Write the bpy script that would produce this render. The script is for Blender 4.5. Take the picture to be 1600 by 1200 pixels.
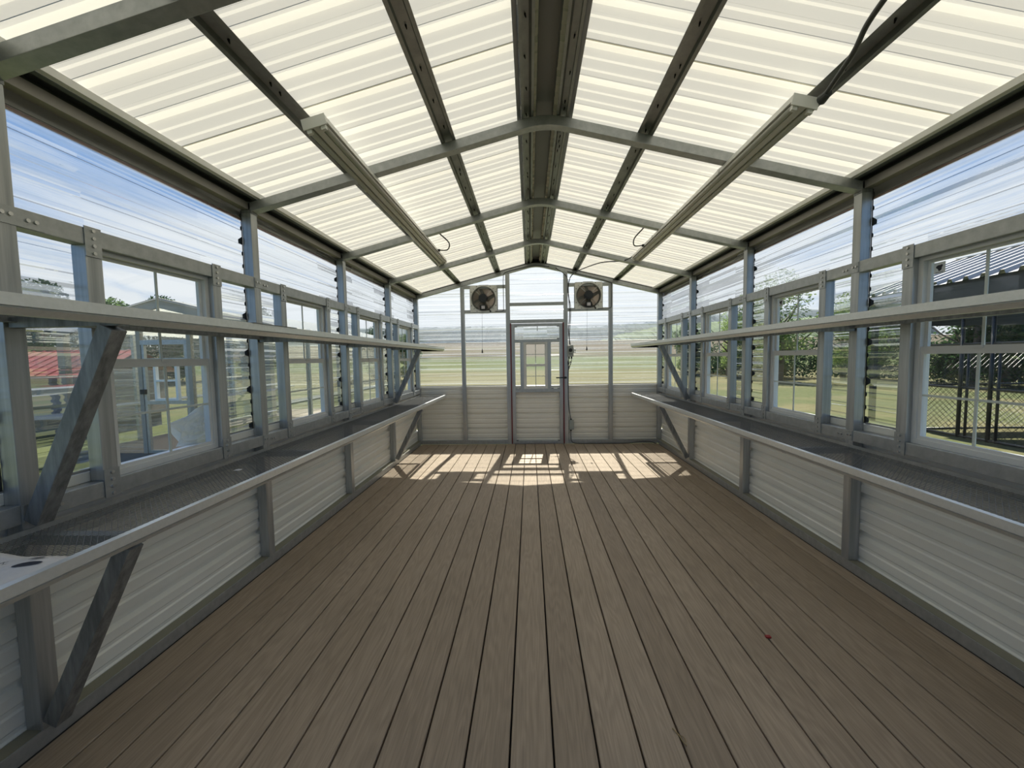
import bpy, bmesh, math, random
from mathutils import Vector, Matrix
for o in list(bpy.data.objects):
    bpy.data.objects.remove(o, do_unlink=True)
S = bpy.context.scene
COL = S.collection

# ------------------------------------------------------------------ camera, sky, sun, exposure
PITCH, YAW, ROLL, CZ = 0.0638163832, -0.0452893419, -0.0164974221, 1.2879249
f_ = Vector((math.sin(YAW)*math.cos(PITCH), math.cos(YAW)*math.cos(PITCH), -math.sin(PITCH)))
r_ = Vector((math.cos(YAW), -math.sin(YAW), 0)); u_ = r_.cross(f_)
r2 = r_*math.cos(ROLL)+u_*math.sin(ROLL); u2 = -r_*math.sin(ROLL)+u_*math.cos(ROLL)
cam_d = bpy.data.cameras.new('camera'); cam = bpy.data.objects.new('camera', cam_d); COL.objects.link(cam)
cam_d.sensor_width = 36; cam_d.lens = 626.554481/1600*36; cam_d.clip_start = 0.02; cam_d.clip_end = 2000
M = Matrix.Identity(4)
for i in range(3):
    M[i][0], M[i][1], M[i][2] = r2[i], u2[i], -f_[i]
M[2][3] = CZ
cam.matrix_world = M
S.camera = cam

SUN_DIR = Vector((0.09, 1.0, 1.29)).normalized()
sun_d = bpy.data.lights.new('sun', 'SUN'); sun = bpy.data.objects.new('sun', sun_d); COL.objects.link(sun)
sun_d.energy = 13.0; sun_d.angle = math.radians(0.6); sun_d.color = (1.0, 0.95, 0.85)
sun.rotation_euler = SUN_DIR.to_track_quat('Z', 'Y').to_euler(); sun.location = (1, 12, 14)

W = bpy.data.worlds.new('sky'); S.world = W; W.use_nodes = True
def build_world():
    nt = W.node_tree; n = nt.nodes; l = nt.links; n.clear()
    def N(t, **k):
        x = n.new(t)
        for a, b in k.items(): setattr(x, a, b)
        return x
    tc = N('ShaderNodeTexCoord'); sep = N('ShaderNodeSeparateXYZ'); l.new(tc.outputs['Generated'], sep.inputs[0])
    def math_(op, a, b=None, clamp=False):
        m = N('ShaderNodeMath', operation=op, use_clamp=clamp)
        for i, v in enumerate((a, b)):
            if v is None: continue
            if isinstance(v, (int, float)): m.inputs[i].default_value = v
            else: l.new(v, m.inputs[i])
        return m.outputs[0]
    z = math_('MAXIMUM', sep.outputs[2], 0.0)
    den = math_('ADD', z, 0.16)
    cx = math_('DIVIDE', sep.outputs[0], den); cy = math_('DIVIDE', sep.outputs[1], den)
    comb = N('ShaderNodeCombineXYZ'); l.new(math_('MULTIPLY', cx, 1.9), comb.inputs[0]); l.new(math_('MULTIPLY', cy, 0.75), comb.inputs[1])
    noi = N('ShaderNodeTexNoise'); noi.inputs['Scale'].default_value = 1.0; noi.inputs['Detail'].default_value = 8; noi.inputs['Roughness'].default_value = 0.6
    noi.inputs['Distortion'].default_value = 0.5
    l.new(comb.outputs[0], noi.inputs['Vector'])
    # cloud amount grows towards the sun side and near the horizon
    dn = N('ShaderNodeVectorMath', operation='DOT_PRODUCT'); l.new(tc.outputs['Generated'], dn.inputs[0]); dn.inputs[1].default_value = SUN_DIR
    front = math_('MULTIPLY', math_('ADD', sep.outputs[1], 0.0), 0.36)
    hor = math_('MULTIPLY', math_('SUBTRACT', 0.3, z, True), 0.55)
    v = math_('ADD', math_('ADD', noi.outputs[0], front), hor)
    mr = N('ShaderNodeMapRange'); mr.interpolation_type = 'SMOOTHSTEP'; mr.inputs[1].default_value = 0.55; mr.inputs[2].default_value = 0.88
    l.new(v, mr.inputs[0])
    ramp = N('ShaderNodeValToRGB'); e = ramp.color_ramp.elements
    e[0].position = 0.0; e[0].color = (0.48, 0.66, 0.90, 1); e[1].position = 0.75; e[1].color = (0.10, 0.25, 0.60, 1)
    x = e.new(0.3); x.color = (0.19, 0.38, 0.74, 1)
    l.new(z, ramp.inputs[0])
    mix = N('ShaderNodeMix', data_type='RGBA'); l.new(mr.outputs[0], mix.inputs[0]); l.new(ramp.outputs[0], mix.inputs[6]); mix.inputs[7].default_value = (0.86, 0.90, 0.95, 1)
    glow = math_('MULTIPLY', math_('POWER', math_('MAXIMUM', dn.outputs['Value'], 0.0), 5.0), 0.55)
    st = math_('ADD', glow, 0.92)
    bg = N('ShaderNodeBackground'); l.new(mix.outputs[2], bg.inputs[0]); l.new(st, bg.inputs[1])
    out = N('ShaderNodeOutputWorld'); l.new(bg.outputs[0], out.inputs[0])
build_world()
S.view_settings.view_transform = 'Standard'; S.view_settings.look = 'None'
S.view_settings.exposure = 0.12; S.view_settings.gamma = 1.0; S.view_settings.use_curve_mapping = False
cy = S.cycles
cy.max_bounces = 10; cy.diffuse_bounces = 5; cy.glossy_bounces = 4; cy.transmission_bounces = 6; cy.transparent_max_bounces = 40
cy.use_denoising = True; cy.caustics_reflective = False; cy.caustics_refractive = False; cy.sample_clamp_indirect = 6

# ------------------------------------------------------------------ helpers
class MB:
    """collects shapes, in world coordinates, that become one mesh object"""
    def __init__(s): s.v = []; s.f = []
    def quad(s, *p):
        i = len(s.v); s.v += [tuple(q) for q in p]; s.f.append(tuple(range(i, i+len(p)))); return s
    def box(s, x0, x1, y0, y1, z0, z1, bev=0.0):
        x0, x1 = sorted((x0, x1)); y0, y1 = sorted((y0, y1)); z0, z1 = sorted((z0, z1))
        i = len(s.v)
        s.v += [(x, y, z) for x in (x0, x1) for y in (y0, y1) for z in (z0, z1)]
        for a in ((0,1,3,2),(4,6,7,5),(0,4,5,1),(2,3,7,6),(0,2,6,4),(1,5,7,3)): s.f.append(tuple(i+k for k in a))
        return s
    def bar(s, a, b, w, h, up=(0, 0, 1)):
        """box section w across, h along up, from a to b"""
        a = Vector(a); b = Vector(b); d = (b-a).normalized(); up = Vector(up)
        x = d.cross(up)
        if x.length < 1e-4: x = d.cross(Vector((1, 0, 0)))
        x.normalize(); y = x.cross(d).normalized()
        i = len(s.v)
        for p in (a, b):
            for sx, sy in ((-1,-1),(1,-1),(1,1),(-1,1)): s.v.append(tuple(p + x*(sx*w/2) + y*(sy*h/2)))
        for q in ((0,3,2,1),(4,5,6,7),(0,1,5,4),(1,2,6,5),(2,3,7,6),(3,0,4,7)): s.f.append(tuple(i+k for k in q))
        return s
    def tube(s, pts, r, n=8, caps=True):
        pts = [Vector(p) for p in pts]; i = len(s.v); m = len(pts)
        ref = Vector((0, 0, 1))
        for k, p in enumerate(pts):
            d = (pts[min(k+1, m-1)]-pts[max(k-1, 0)]).normalized()
            if abs(d.dot(ref)) > 0.95: ref = Vector((1, 0, 0)) if abs(d.x) < 0.9 else Vector((0, 1, 0))
            x = d.cross(ref).normalized(); y = x.cross(d); ref = y if k else ref
            rr = r[k] if isinstance(r, (list, tuple)) else r
            for j in range(n):
                t = 2*math.pi*j/n; s.v.append(tuple(p+x*(rr*math.cos(t))+y*(rr*math.sin(t))))
        for k in range(m-1):
            for j in range(n):
                a = i+k*n+j; b = i+k*n+(j+1) % n; s.f.append((a, b, b+n, a+n))
        if caps: s.f.append(tuple(i+j for j in reversed(range(n)))); s.f.append(tuple(i+(m-1)*n+j for j in range(n)))
        return s
    def ext(s, prof, fa, fb, closed=True):
        """extrude a list of 2D points: fa(p), fb(p) give the two ends"""
        i = len(s.v); n = len(prof)
        s.v += [tuple(fa(p)) for p in prof]+[tuple(fb(p)) for p in prof]
        for k in range(n if closed else n-1):
            j = (k+1) % n; s.f.append((i+k, i+j, i+n+j, i+n+k))
        if closed: s.f.append(tuple(i+k for k in reversed(range(n)))); s.f.append(tuple(i+n+k for k in range(n)))
        return s
    def disc(s, c, r, axis, n=24, r0=0.0, t=0.0):
        ax = Vector(axis).normalized(); x = ax.orthogonal().normalized(); y = ax.cross(x); c = Vector(c)
        rings = [(r, 0), (r, t)] if not r0 else [(r0, 0), (r, 0), (r, t), (r0, t)]
        i = len(s.v)
        for rr, tt in rings:
            for j in range(n):
                a = 2*math.pi*j/n; s.v.append(tuple(c+ax*tt+x*(rr*math.cos(a))+y*(rr*math.sin(a))))
        m = len(rings)
        for k in range(m if r0 else m-1):
            for j in range(n):
                k2 = (k+1) % m; s.f.append((i+k*n+j, i+k*n+(j+1) % n, i+k2*n+(j+1) % n, i+k2*n+j))
        if not r0: s.f.append(tuple(i+j for j in reversed(range(n)))); s.f.append(tuple(i+n+j for j in range(n)))
        return s
LOC = {}
def tag(o, label=None, cat=None, group=None, kind=None):
    if label: o['label'] = label
    if cat: o['category'] = cat
    if group: o['group'] = group
    if kind: o['kind'] = kind
    return o
def empty(name, loc, label=None, cat=None, group=None, kind=None, parent=None):
    o = bpy.data.objects.new(name, None); COL.objects.link(o); o.empty_display_size = 0.1
    o.location = loc; LOC[o] = Vector(loc)
    return tag(o, label, cat, group, kind)
def put(name, mb, mat, parent=None, smooth=False, bevel=0.0, weld=False, base=None):
    base = LOC[parent] if parent is not None else Vector(base or (0, 0, 0))
    me = bpy.data.meshes.new(name)
    me.from_pydata([(v[0]-base.x, v[1]-base.y, v[2]-base.z) for v in mb.v], [], mb.f)
    bm = bmesh.new(); bm.from_mesh(me)
    if weld: bmesh.ops.remove_doubles(bm, verts=bm.verts, dist=1e-5)
    bmesh.ops.recalc_face_normals(bm, faces=bm.faces)
    if bevel: bmesh.ops.bevel(bm, geom=[e for e in bm.edges if e.calc_face_angle(0) > 0.7], offset=bevel, segments=2, affect='EDGES', profile=0.7)
    bm.to_mesh(me); bm.free()
    for m in (mat if isinstance(mat, (list, tuple)) else [mat]): me.materials.append(m)
    if smooth:
        for p in me.polygons: p.use_smooth = True
    o = bpy.data.objects.new(name, me); COL.objects.link(o)
    if parent is not None: o.parent = parent; LOC[o] = base
    else: o.location = base; LOC[o] = base
    return o
def copy_tree(o, parent=None, loc=None, rotz=None):
    c = o.copy(); COL.objects.link(c); c.parent = parent
    if loc is not None: c.location = loc; LOC[c] = Vector(loc)
    if rotz is not None: c.rotation_euler = (0, 0, rotz)
    for ch in list(o.children): copy_tree(ch, c)
    return c

# ------------------------------------------------------------------ materials
def mat(name, col, rough=0.5, metal=0.0, noise=None, col2=None, bump=0.0, stretch=(1, 1, 1), nscale=8.0, spec=0.5, lo=0.35, hi=0.65, wave=None):
    m = bpy.data.materials.new(name); m.use_nodes = True; nt = m.node_tree; n = nt.nodes; l = nt.links
    b = n['Principled BSDF']; b.inputs['Roughness'].default_value = rough; b.inputs['Metallic'].default_value = metal
    b.inputs['Base Color'].default_value = (*col, 1); b.inputs['Specular IOR Level'].default_value = spec
    if col2 is not None or bump:
        tc = n.new('ShaderNodeTexCoord'); mp = n.new('ShaderNodeMapping'); mp.inputs['Scale'].default_value = stretch
        l.new(tc.outputs['Object'], mp.inputs[0])
        no = n.new('ShaderNodeTexNoise'); no.inputs['Scale'].default_value = nscale; no.inputs['Detail'].default_value = 5; no.inputs['Roughness'].default_value = 0.62
        l.new(mp.outputs[0], no.inputs['Vector'])
        if col2 is not None:
            mr = n.new('ShaderNodeMapRange'); mr.inputs[1].default_value = lo; mr.inputs[2].default_value = hi; l.new(no.outputs[0], mr.inputs[0])
            mx = n.new('ShaderNodeMix'); mx.data_type = 'RGBA'; l.new(mr.outputs[0], mx.inputs[0])
            mx.inputs[6].default_value = (*col, 1); mx.inputs[7].default_value = (*col2, 1); l.new(mx.outputs[2], b.inputs['Base Color'])
        if bump:
            bp = n.new('ShaderNodeBump'); bp.inputs['Strength'].default_value = bump; bp.inputs['Distance'].default_value = 0.01
            l.new(no.outputs[0], bp.inputs['Height']); l.new(bp.outputs[0], b.inputs['Normal'])
    return m
galv = mat('galvanized_steel', (0.37, 0.385, 0.38), 0.40, 0.65, col2=(0.49, 0.505, 0.50), stretch=(1, 1, 1), nscale=26, lo=0.3, hi=0.7)
galv_v = mat('galvanized_steel_upright', (0.34, 0.355, 0.355), 0.38, 0.65, col2=(0.55, 0.565, 0.56), stretch=(14, 14, 0.5), nscale=3, lo=0.3, hi=0.72)
galv_dark = mat('weathered_galvanized_steel', (0.19, 0.20, 0.20), 0.5, 0.55, col2=(0.40, 0.415, 0.42), stretch=(10, 10, 1.5), nscale=4, lo=0.35, hi=0.75)
shelf_metal = mat('mill_finish_aluminium', (0.72, 0.735, 0.71), 0.4, 0.6, col2=(0.78, 0.79, 0.77), nscale=60)
purlin_m = mat('purlin_steel', (0.27, 0.28, 0.27), 0.42, 0.7, col2=(0.36, 0.37, 0.36), nscale=10)
mesh_m = mat('expanded_metal', (0.16, 0.165, 0.16), 0.55, 0.4)
siding_m = mat('painted_siding', (0.84, 0.83, 0.75), 0.36, 0.0, col2=(0.88, 0.87, 0.79), nscale=3)
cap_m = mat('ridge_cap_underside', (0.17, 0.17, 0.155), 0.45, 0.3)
trim_m = mat('eave_trim_metal', (0.36, 0.34, 0.31), 0.4, 0.3)
red_m = mat('dark_red_trim', (0.16, 0.03, 0.035), 0.6)
white_m = mat('white_enamel', (0.86, 0.86, 0.82), 0.4)
vinyl_m = mat('window_vinyl', (0.74, 0.75, 0.73), 0.45)
muntin_m = mat('window_grid_vinyl', (0.62, 0.68, 0.64), 0.5)
black_m = mat('black_plastic', (0.012, 0.013, 0.014), 0.45)
cord_m = mat('grey_cord', (0.07, 0.075, 0.075), 0.5)
box_m = mat('grey_plastic_box', (0.35, 0.38, 0.36), 0.5)
tube_m = mat('unlit_lamp_tube', (0.66, 0.64, 0.58), 0.25)
paper_m = mat('white_paper', (0.78, 0.76, 0.74), 0.8, col2=(0.70, 0.69, 0.68), nscale=9, bump=0.4)
bolt_m = mat('zinc_bolt', (0.6, 0.6, 0.58), 0.3, 0.9)
black_hole = mat('screw_point', (0.01, 0.01, 0.01), 0.7)
shade_seal_m = mat('gap_shade_and_closure', (0.02, 0.022, 0.022), 0.8)  # black for painted shade in the post gaps, and for the ridge closures
fan_frame_m = mat('fan_frame_sheet', (0.80, 0.80, 0.75), 0.4, 0.35, col2=(0.72, 0.72, 0.68), nscale=30)
blade_m = mat('fan_blade_aluminium', (0.42, 0.35, 0.30), 0.35, 0.6)
louvre_m = mat('fan_shutter', (0.25, 0.24, 0.21), 0.5, 0.4)

def deck_mat():
    m = bpy.data.materials.new('composite_decking'); m.use_nodes = True; nt = m.node_tree; n = nt.nodes; l = nt.links
    b = n['Principled BSDF']; b.inputs['Roughness'].default_value = 0.62; b.inputs['Specular IOR Level'].default_value = 0.35
    tc = n.new('ShaderNodeTexCoord'); sp = n.new('ShaderNodeSeparateXYZ'); l.new(tc.outputs['Object'], sp.inputs[0])
    a = n.new('ShaderNodeMath'); a.operation = 'SUBTRACT'; l.new(sp.outputs[0], a.inputs[0]); a.inputs[1].default_value = -0.0828
    d = n.new('ShaderNodeMath'); d.operation = 'DIVIDE'; l.new(a.outputs[0], d.inputs[0]); d.inputs[1].default_value = 0.1435
    fl = n.new('ShaderNodeMath'); fl.operation = 'FLOOR'; l.new(d.outputs[0], fl.inputs[0])
    wn = n.new('ShaderNodeTexWhiteNoise'); wn.noise_dimensions = '1D'; l.new(fl.outputs[0], wn.inputs['W'])
    # grain : noise stretched along the board, offset per board
    cb = n.new('ShaderNodeCombineXYZ'); l.new(sp.outputs[0], cb.inputs[0]); l.new(sp.outputs[1], cb.inputs[1])
    mu = n.new('ShaderNodeMath'); mu.operation = 'MULTIPLY'; l.new(wn.outputs[0], mu.inputs[0]); mu.inputs[1].default_value = 37; l.new(mu.outputs[0], cb.inputs[2])
    mp = n.new('ShaderNodeMapping'); mp.inputs['Scale'].default_value = (1, 0.10, 1); l.new(cb.outputs[0], mp.inputs[0])
    no = n.new('ShaderNodeTexNoise'); no.inputs['Scale'].default_value = 10; no.inputs['Detail'].default_value = 2; l.new(mp.outputs[0], no.inputs['Vector'])
    w1 = n.new('ShaderNodeMath'); w1.operation = 'MULTIPLY'; l.new(no.outputs[0], w1.inputs[0]); w1.inputs[1].default_value = 95
    w2 = n.new('ShaderNodeMath'); w2.operation = 'SINE'; l.new(w1.outputs[0], w2.inputs[0])
    blot = n.new('ShaderNodeTexNoise'); blot.inputs['Scale'].default_value = 1.3; blot.inputs['Detail'].default_value = 6; l.new(tc.outputs['Object'], blot.inputs['Vector'])
    mp2 = n.new('ShaderNodeMapping'); mp2.inputs['Scale'].default_value = (60, 2.0, 1); l.new(cb.outputs[0], mp2.inputs[0])
    fine = n.new('ShaderNodeTexNoise'); fine.inputs['Scale'].default_value = 3; fine.inputs['Detail'].default_value = 3; l.new(mp2.outputs[0], fine.inputs['Vector'])
    def mr(src, a0, a1, b0, b1):
        x = n.new('ShaderNodeMapRange'); l.new(src, x.inputs[0]); x.inputs[1].default_value = a0; x.inputs[2].default_value = a1; x.inputs[3].default_value = b0; x.inputs[4].default_value = b1; return x.outputs[0]
    c1 = n.new('ShaderNodeMix'); c1.data_type = 'RGBA'; l.new(mr(wn.outputs[0], 0, 1, 0, 1), c1.inputs[0]); c1.inputs[6].default_value = (0.335, 0.262, 0.188, 1); c1.inputs[7].default_value = (0.425, 0.338, 0.248, 1)
    c2 = n.new('ShaderNodeMix'); c2.data_type = 'RGBA'; l.new(mr(blot.outputs[0], 0.42, 0.68, 0, 0.45), c2.inputs[0]); l.new(c1.outputs[2], c2.inputs[6]); c2.inputs[7].default_value = (0.290, 0.228, 0.160, 1)
    hs = n.new('ShaderNodeHueSaturation'); l.new(c2.outputs[2], hs.inputs['Color'])
    ad = n.new('ShaderNodeMath'); ad.operation = 'ADD'; l.new(mr(w2.outputs[0], -1, 1, 0.91, 1.04), ad.inputs[0]); l.new(mr(fine.outputs[0], 0.3, 0.7, -0.13, 0.10), ad.inputs[1])
    l.new(ad.outputs[0], hs.inputs['Value']); l.new(hs.outputs[0], b.inputs['Base Color'])
    bp = n.new('ShaderNodeBump'); bp.inputs['Strength'].default_value = 0.25; bp.inputs['Distance'].default_value = 0.002; l.new(fine.outputs[0], bp.inputs['Height']); l.new(bp.outputs[0], b.inputs['Normal'])
    return m
deck_m = deck_mat()
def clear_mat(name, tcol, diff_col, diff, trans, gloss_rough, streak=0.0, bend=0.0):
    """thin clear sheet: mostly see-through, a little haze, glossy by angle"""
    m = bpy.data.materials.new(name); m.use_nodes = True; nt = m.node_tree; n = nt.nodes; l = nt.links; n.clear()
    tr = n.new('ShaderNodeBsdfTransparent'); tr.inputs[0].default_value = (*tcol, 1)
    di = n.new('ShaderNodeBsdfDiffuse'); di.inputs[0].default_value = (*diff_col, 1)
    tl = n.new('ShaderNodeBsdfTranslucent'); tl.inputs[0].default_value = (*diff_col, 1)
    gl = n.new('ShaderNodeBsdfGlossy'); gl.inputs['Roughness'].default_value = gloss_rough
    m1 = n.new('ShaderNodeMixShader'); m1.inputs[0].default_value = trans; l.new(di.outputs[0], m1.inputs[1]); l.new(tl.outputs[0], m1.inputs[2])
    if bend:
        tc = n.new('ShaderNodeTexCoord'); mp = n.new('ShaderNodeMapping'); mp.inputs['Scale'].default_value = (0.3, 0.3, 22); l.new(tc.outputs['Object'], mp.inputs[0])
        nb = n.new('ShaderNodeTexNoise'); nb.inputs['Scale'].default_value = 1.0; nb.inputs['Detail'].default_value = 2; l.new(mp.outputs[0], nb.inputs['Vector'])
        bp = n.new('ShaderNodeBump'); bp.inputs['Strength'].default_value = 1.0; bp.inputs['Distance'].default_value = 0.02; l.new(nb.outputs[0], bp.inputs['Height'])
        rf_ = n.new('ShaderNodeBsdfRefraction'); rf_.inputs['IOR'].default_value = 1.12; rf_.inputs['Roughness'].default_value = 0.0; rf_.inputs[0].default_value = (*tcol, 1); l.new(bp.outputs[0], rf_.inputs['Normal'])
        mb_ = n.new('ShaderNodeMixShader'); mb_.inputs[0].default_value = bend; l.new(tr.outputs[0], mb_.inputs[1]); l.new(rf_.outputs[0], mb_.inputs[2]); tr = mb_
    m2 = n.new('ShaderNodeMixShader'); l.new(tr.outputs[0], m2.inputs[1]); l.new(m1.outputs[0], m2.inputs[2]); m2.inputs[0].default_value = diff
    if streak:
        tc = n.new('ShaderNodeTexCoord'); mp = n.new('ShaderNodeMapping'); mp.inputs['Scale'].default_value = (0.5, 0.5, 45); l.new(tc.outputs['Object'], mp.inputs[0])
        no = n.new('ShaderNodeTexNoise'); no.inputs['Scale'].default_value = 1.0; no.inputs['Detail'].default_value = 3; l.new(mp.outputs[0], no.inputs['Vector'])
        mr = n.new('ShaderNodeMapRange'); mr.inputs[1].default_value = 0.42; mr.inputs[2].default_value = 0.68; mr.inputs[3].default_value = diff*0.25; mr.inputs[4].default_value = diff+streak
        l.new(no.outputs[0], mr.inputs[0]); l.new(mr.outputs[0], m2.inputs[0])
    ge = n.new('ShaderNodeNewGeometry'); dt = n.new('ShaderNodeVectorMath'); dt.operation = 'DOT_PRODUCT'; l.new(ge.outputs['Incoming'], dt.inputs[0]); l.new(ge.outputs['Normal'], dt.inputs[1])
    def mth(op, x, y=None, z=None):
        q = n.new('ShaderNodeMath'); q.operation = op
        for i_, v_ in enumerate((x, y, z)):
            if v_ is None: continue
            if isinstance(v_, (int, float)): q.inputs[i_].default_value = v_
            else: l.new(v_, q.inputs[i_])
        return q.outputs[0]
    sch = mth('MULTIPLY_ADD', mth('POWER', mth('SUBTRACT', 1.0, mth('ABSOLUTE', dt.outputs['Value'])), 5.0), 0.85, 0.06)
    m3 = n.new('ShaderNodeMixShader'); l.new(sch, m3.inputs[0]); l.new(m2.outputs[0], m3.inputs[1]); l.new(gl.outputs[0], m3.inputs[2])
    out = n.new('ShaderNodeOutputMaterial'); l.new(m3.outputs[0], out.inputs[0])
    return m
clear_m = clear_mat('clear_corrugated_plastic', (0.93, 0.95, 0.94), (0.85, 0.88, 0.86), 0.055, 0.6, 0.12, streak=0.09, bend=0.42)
glass_m = clear_mat('window_glass', (0.95, 0.97, 0.96), (0.8, 0.8, 0.8), 0.012, 0.5, 0.02)
roof_m = clear_mat('white_translucent_roofing', (1.0, 0.97, 0.88), (1.0, 0.97, 0.90), 0.97, 0.40, 0.5)
def translucent_mat(name, col, share):
    m = bpy.data.materials.new(name); m.use_nodes = True; nt = m.node_tree; n = nt.nodes; l = nt.links; n.clear()
    di = n.new('ShaderNodeBsdfDiffuse'); di.inputs[0].default_value = (*col, 1)
    tl = n.new('ShaderNodeBsdfTranslucent'); tl.inputs[0].default_value = (*col, 1)
    m1 = n.new('ShaderNodeMixShader'); m1.inputs[0].default_value = share; l.new(di.outputs[0], m1.inputs[1]); l.new(tl.outputs[0], m1.inputs[2])
    out = n.new('ShaderNodeOutputMaterial'); l.new(m1.outputs[0], out.inputs[0]); return m
roof_m = translucent_mat('white_translucent_roofing', (0.93, 0.905, 0.80), 0.172)
leaf_a = translucent_mat('leaf_green', (0.11, 0.17, 0.055), 0.3)
leaf_b = translucent_mat('leaf_light_green', (0.20, 0.28, 0.08), 0.35)
leaf_c = translucent_mat('leaf_dark_green', (0.045, 0.085, 0.035), 0.25)
bark_m = mat('bark', (0.10, 0.075, 0.055), 0.9)

# ------------------------------------------------------------------ building dimensions
XL, XR = -1.663, 1.8728
XC = 0.105
T = 0.057                      # square tube
YF = 5.967                     # inner face of the far wall
Y0, SP = 0.0163, 1.1896
PY = [Y0+SP*i for i in range(0, 6)]
RIB = 0.2245
ZW = 0.883                     # top of the grey siding
SL = 0.25
def zt(x): return 2.690-SL*abs(x-XC)      # top of the rafters
def zb(x): return 2.636-SL*abs(x-XC)      # underside of the rafters
YB = -0.10                     # back of the building

def rib_profile(a, b, pitch=RIB, phase=0.0, depth=0.023):
    """breakpoints (position, outward offset) of the sheet between a and b"""
    pts = []
    k0 = math.floor((a-phase)/pitch)-1
    k = k0
    while phase+k*pitch < b+pitch:
        c = phase+k*pitch
        pts += [(c-0.024, 0), (c-0.011, depth), (c+0.011, depth), (c+0.024, 0)]
        for q in (1/3, 2/3):
            m_ = c+pitch*q
            pts += [(m_-0.014, 0), (m_-0.007, depth*0.28), (m_+0.007, depth*0.28), (m_+0.014, 0)]
        k += 1
    out = []
    def val(t):
        for (p, q), (p2, q2) in zip(pts, pts[1:]):
            if p <= t <= p2: return q+(q2-q)*(t-p)/max(p2-p, 1e-9)
        return 0
    out.append((a, val(a)))
    out += [(p, q) for p, q in pts if a < p < b]
    out.append((b, val(b)))
    return out

# ------------------------------------------------------------------ floor
floor = empty('floor', (0, 0, 0), kind='structure')
X0 = -0.0828; BP = 0.1435; gap = 0.0068
mb = MB()
k = -11
while X0+k*BP < XR:
    a = max(X0+k*BP+gap/2, XL+0.004); b = min(X0+(k+1)*BP-gap/2, XR-0.004)
    if b-a > 0.01:
        e = 0.0025
        pr = [(a, -0.024), (b, -0.024), (b, -e), (b-e, 0), (a+e, 0), (a, -e)]
        mb.ext(pr, lambda p: (p[0], YB+0.01, p[1]), lambda p: (p[0], YF-0.004, p[1]))
    k += 1
put('deck_boards', mb, deck_m, floor)
under = mat('subfloor', (0.012, 0.010, 0.009), 0.9)
put('subfloor', MB().box(XL-T, XR+T, YB-0.03, YF+T, -0.12, -0.026), under, floor)
mb = MB()
for x in (XL+0.02, XC, XR-0.02): mb.box(x-0.06, x+0.06, YB, YF+T, -0.45, -0.12)
put('skid', mb, mat('treated_timber', (0.16, 0.13, 0.08), 0.8), floor)

# ------------------------------------------------------------------ walls
_shared = {}
def dot(name, parent, p, ax, maker, m):
    """one small fastener sharing its mesh with the others of its kind"""
    key = (name, ax)
    if key not in _shared:
        t_ = put(name, maker(), m); me = t_.data; bpy.data.objects.remove(t_); _shared[key] = me
    o = bpy.data.objects.new(name, _shared[key]); COL.objects.link(o); o.parent = parent
    o.location = Vector(p)-LOC[parent]; return o
def bolt(parent, p, ax, r=0.0065):
    dot('bolt', parent, p, ax, lambda: MB().disc((0, 0, 0), r, ax, n=8, t=0.005), bolt_m)
def sheet_y(mb, y0, y1, z0, z1, xo, s):
    """corrugated sheet on a side wall; s = -1 left, +1 right"""
    pr = rib_profile(z0, z1)
    for (za, da), (zc, dc) in zip(pr, pr[1:]):
        mb.quad((xo+s*da, y0, za), (xo+s*da, y1, za), (xo+s*dc, y1, zc), (xo+s*dc, y0, zc))
    return mb
WZ0, WZ1 = 0.836, 1.742
S1, S2 = 0.258, 0.866          # studs after each post: near face of first, near face of second
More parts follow.
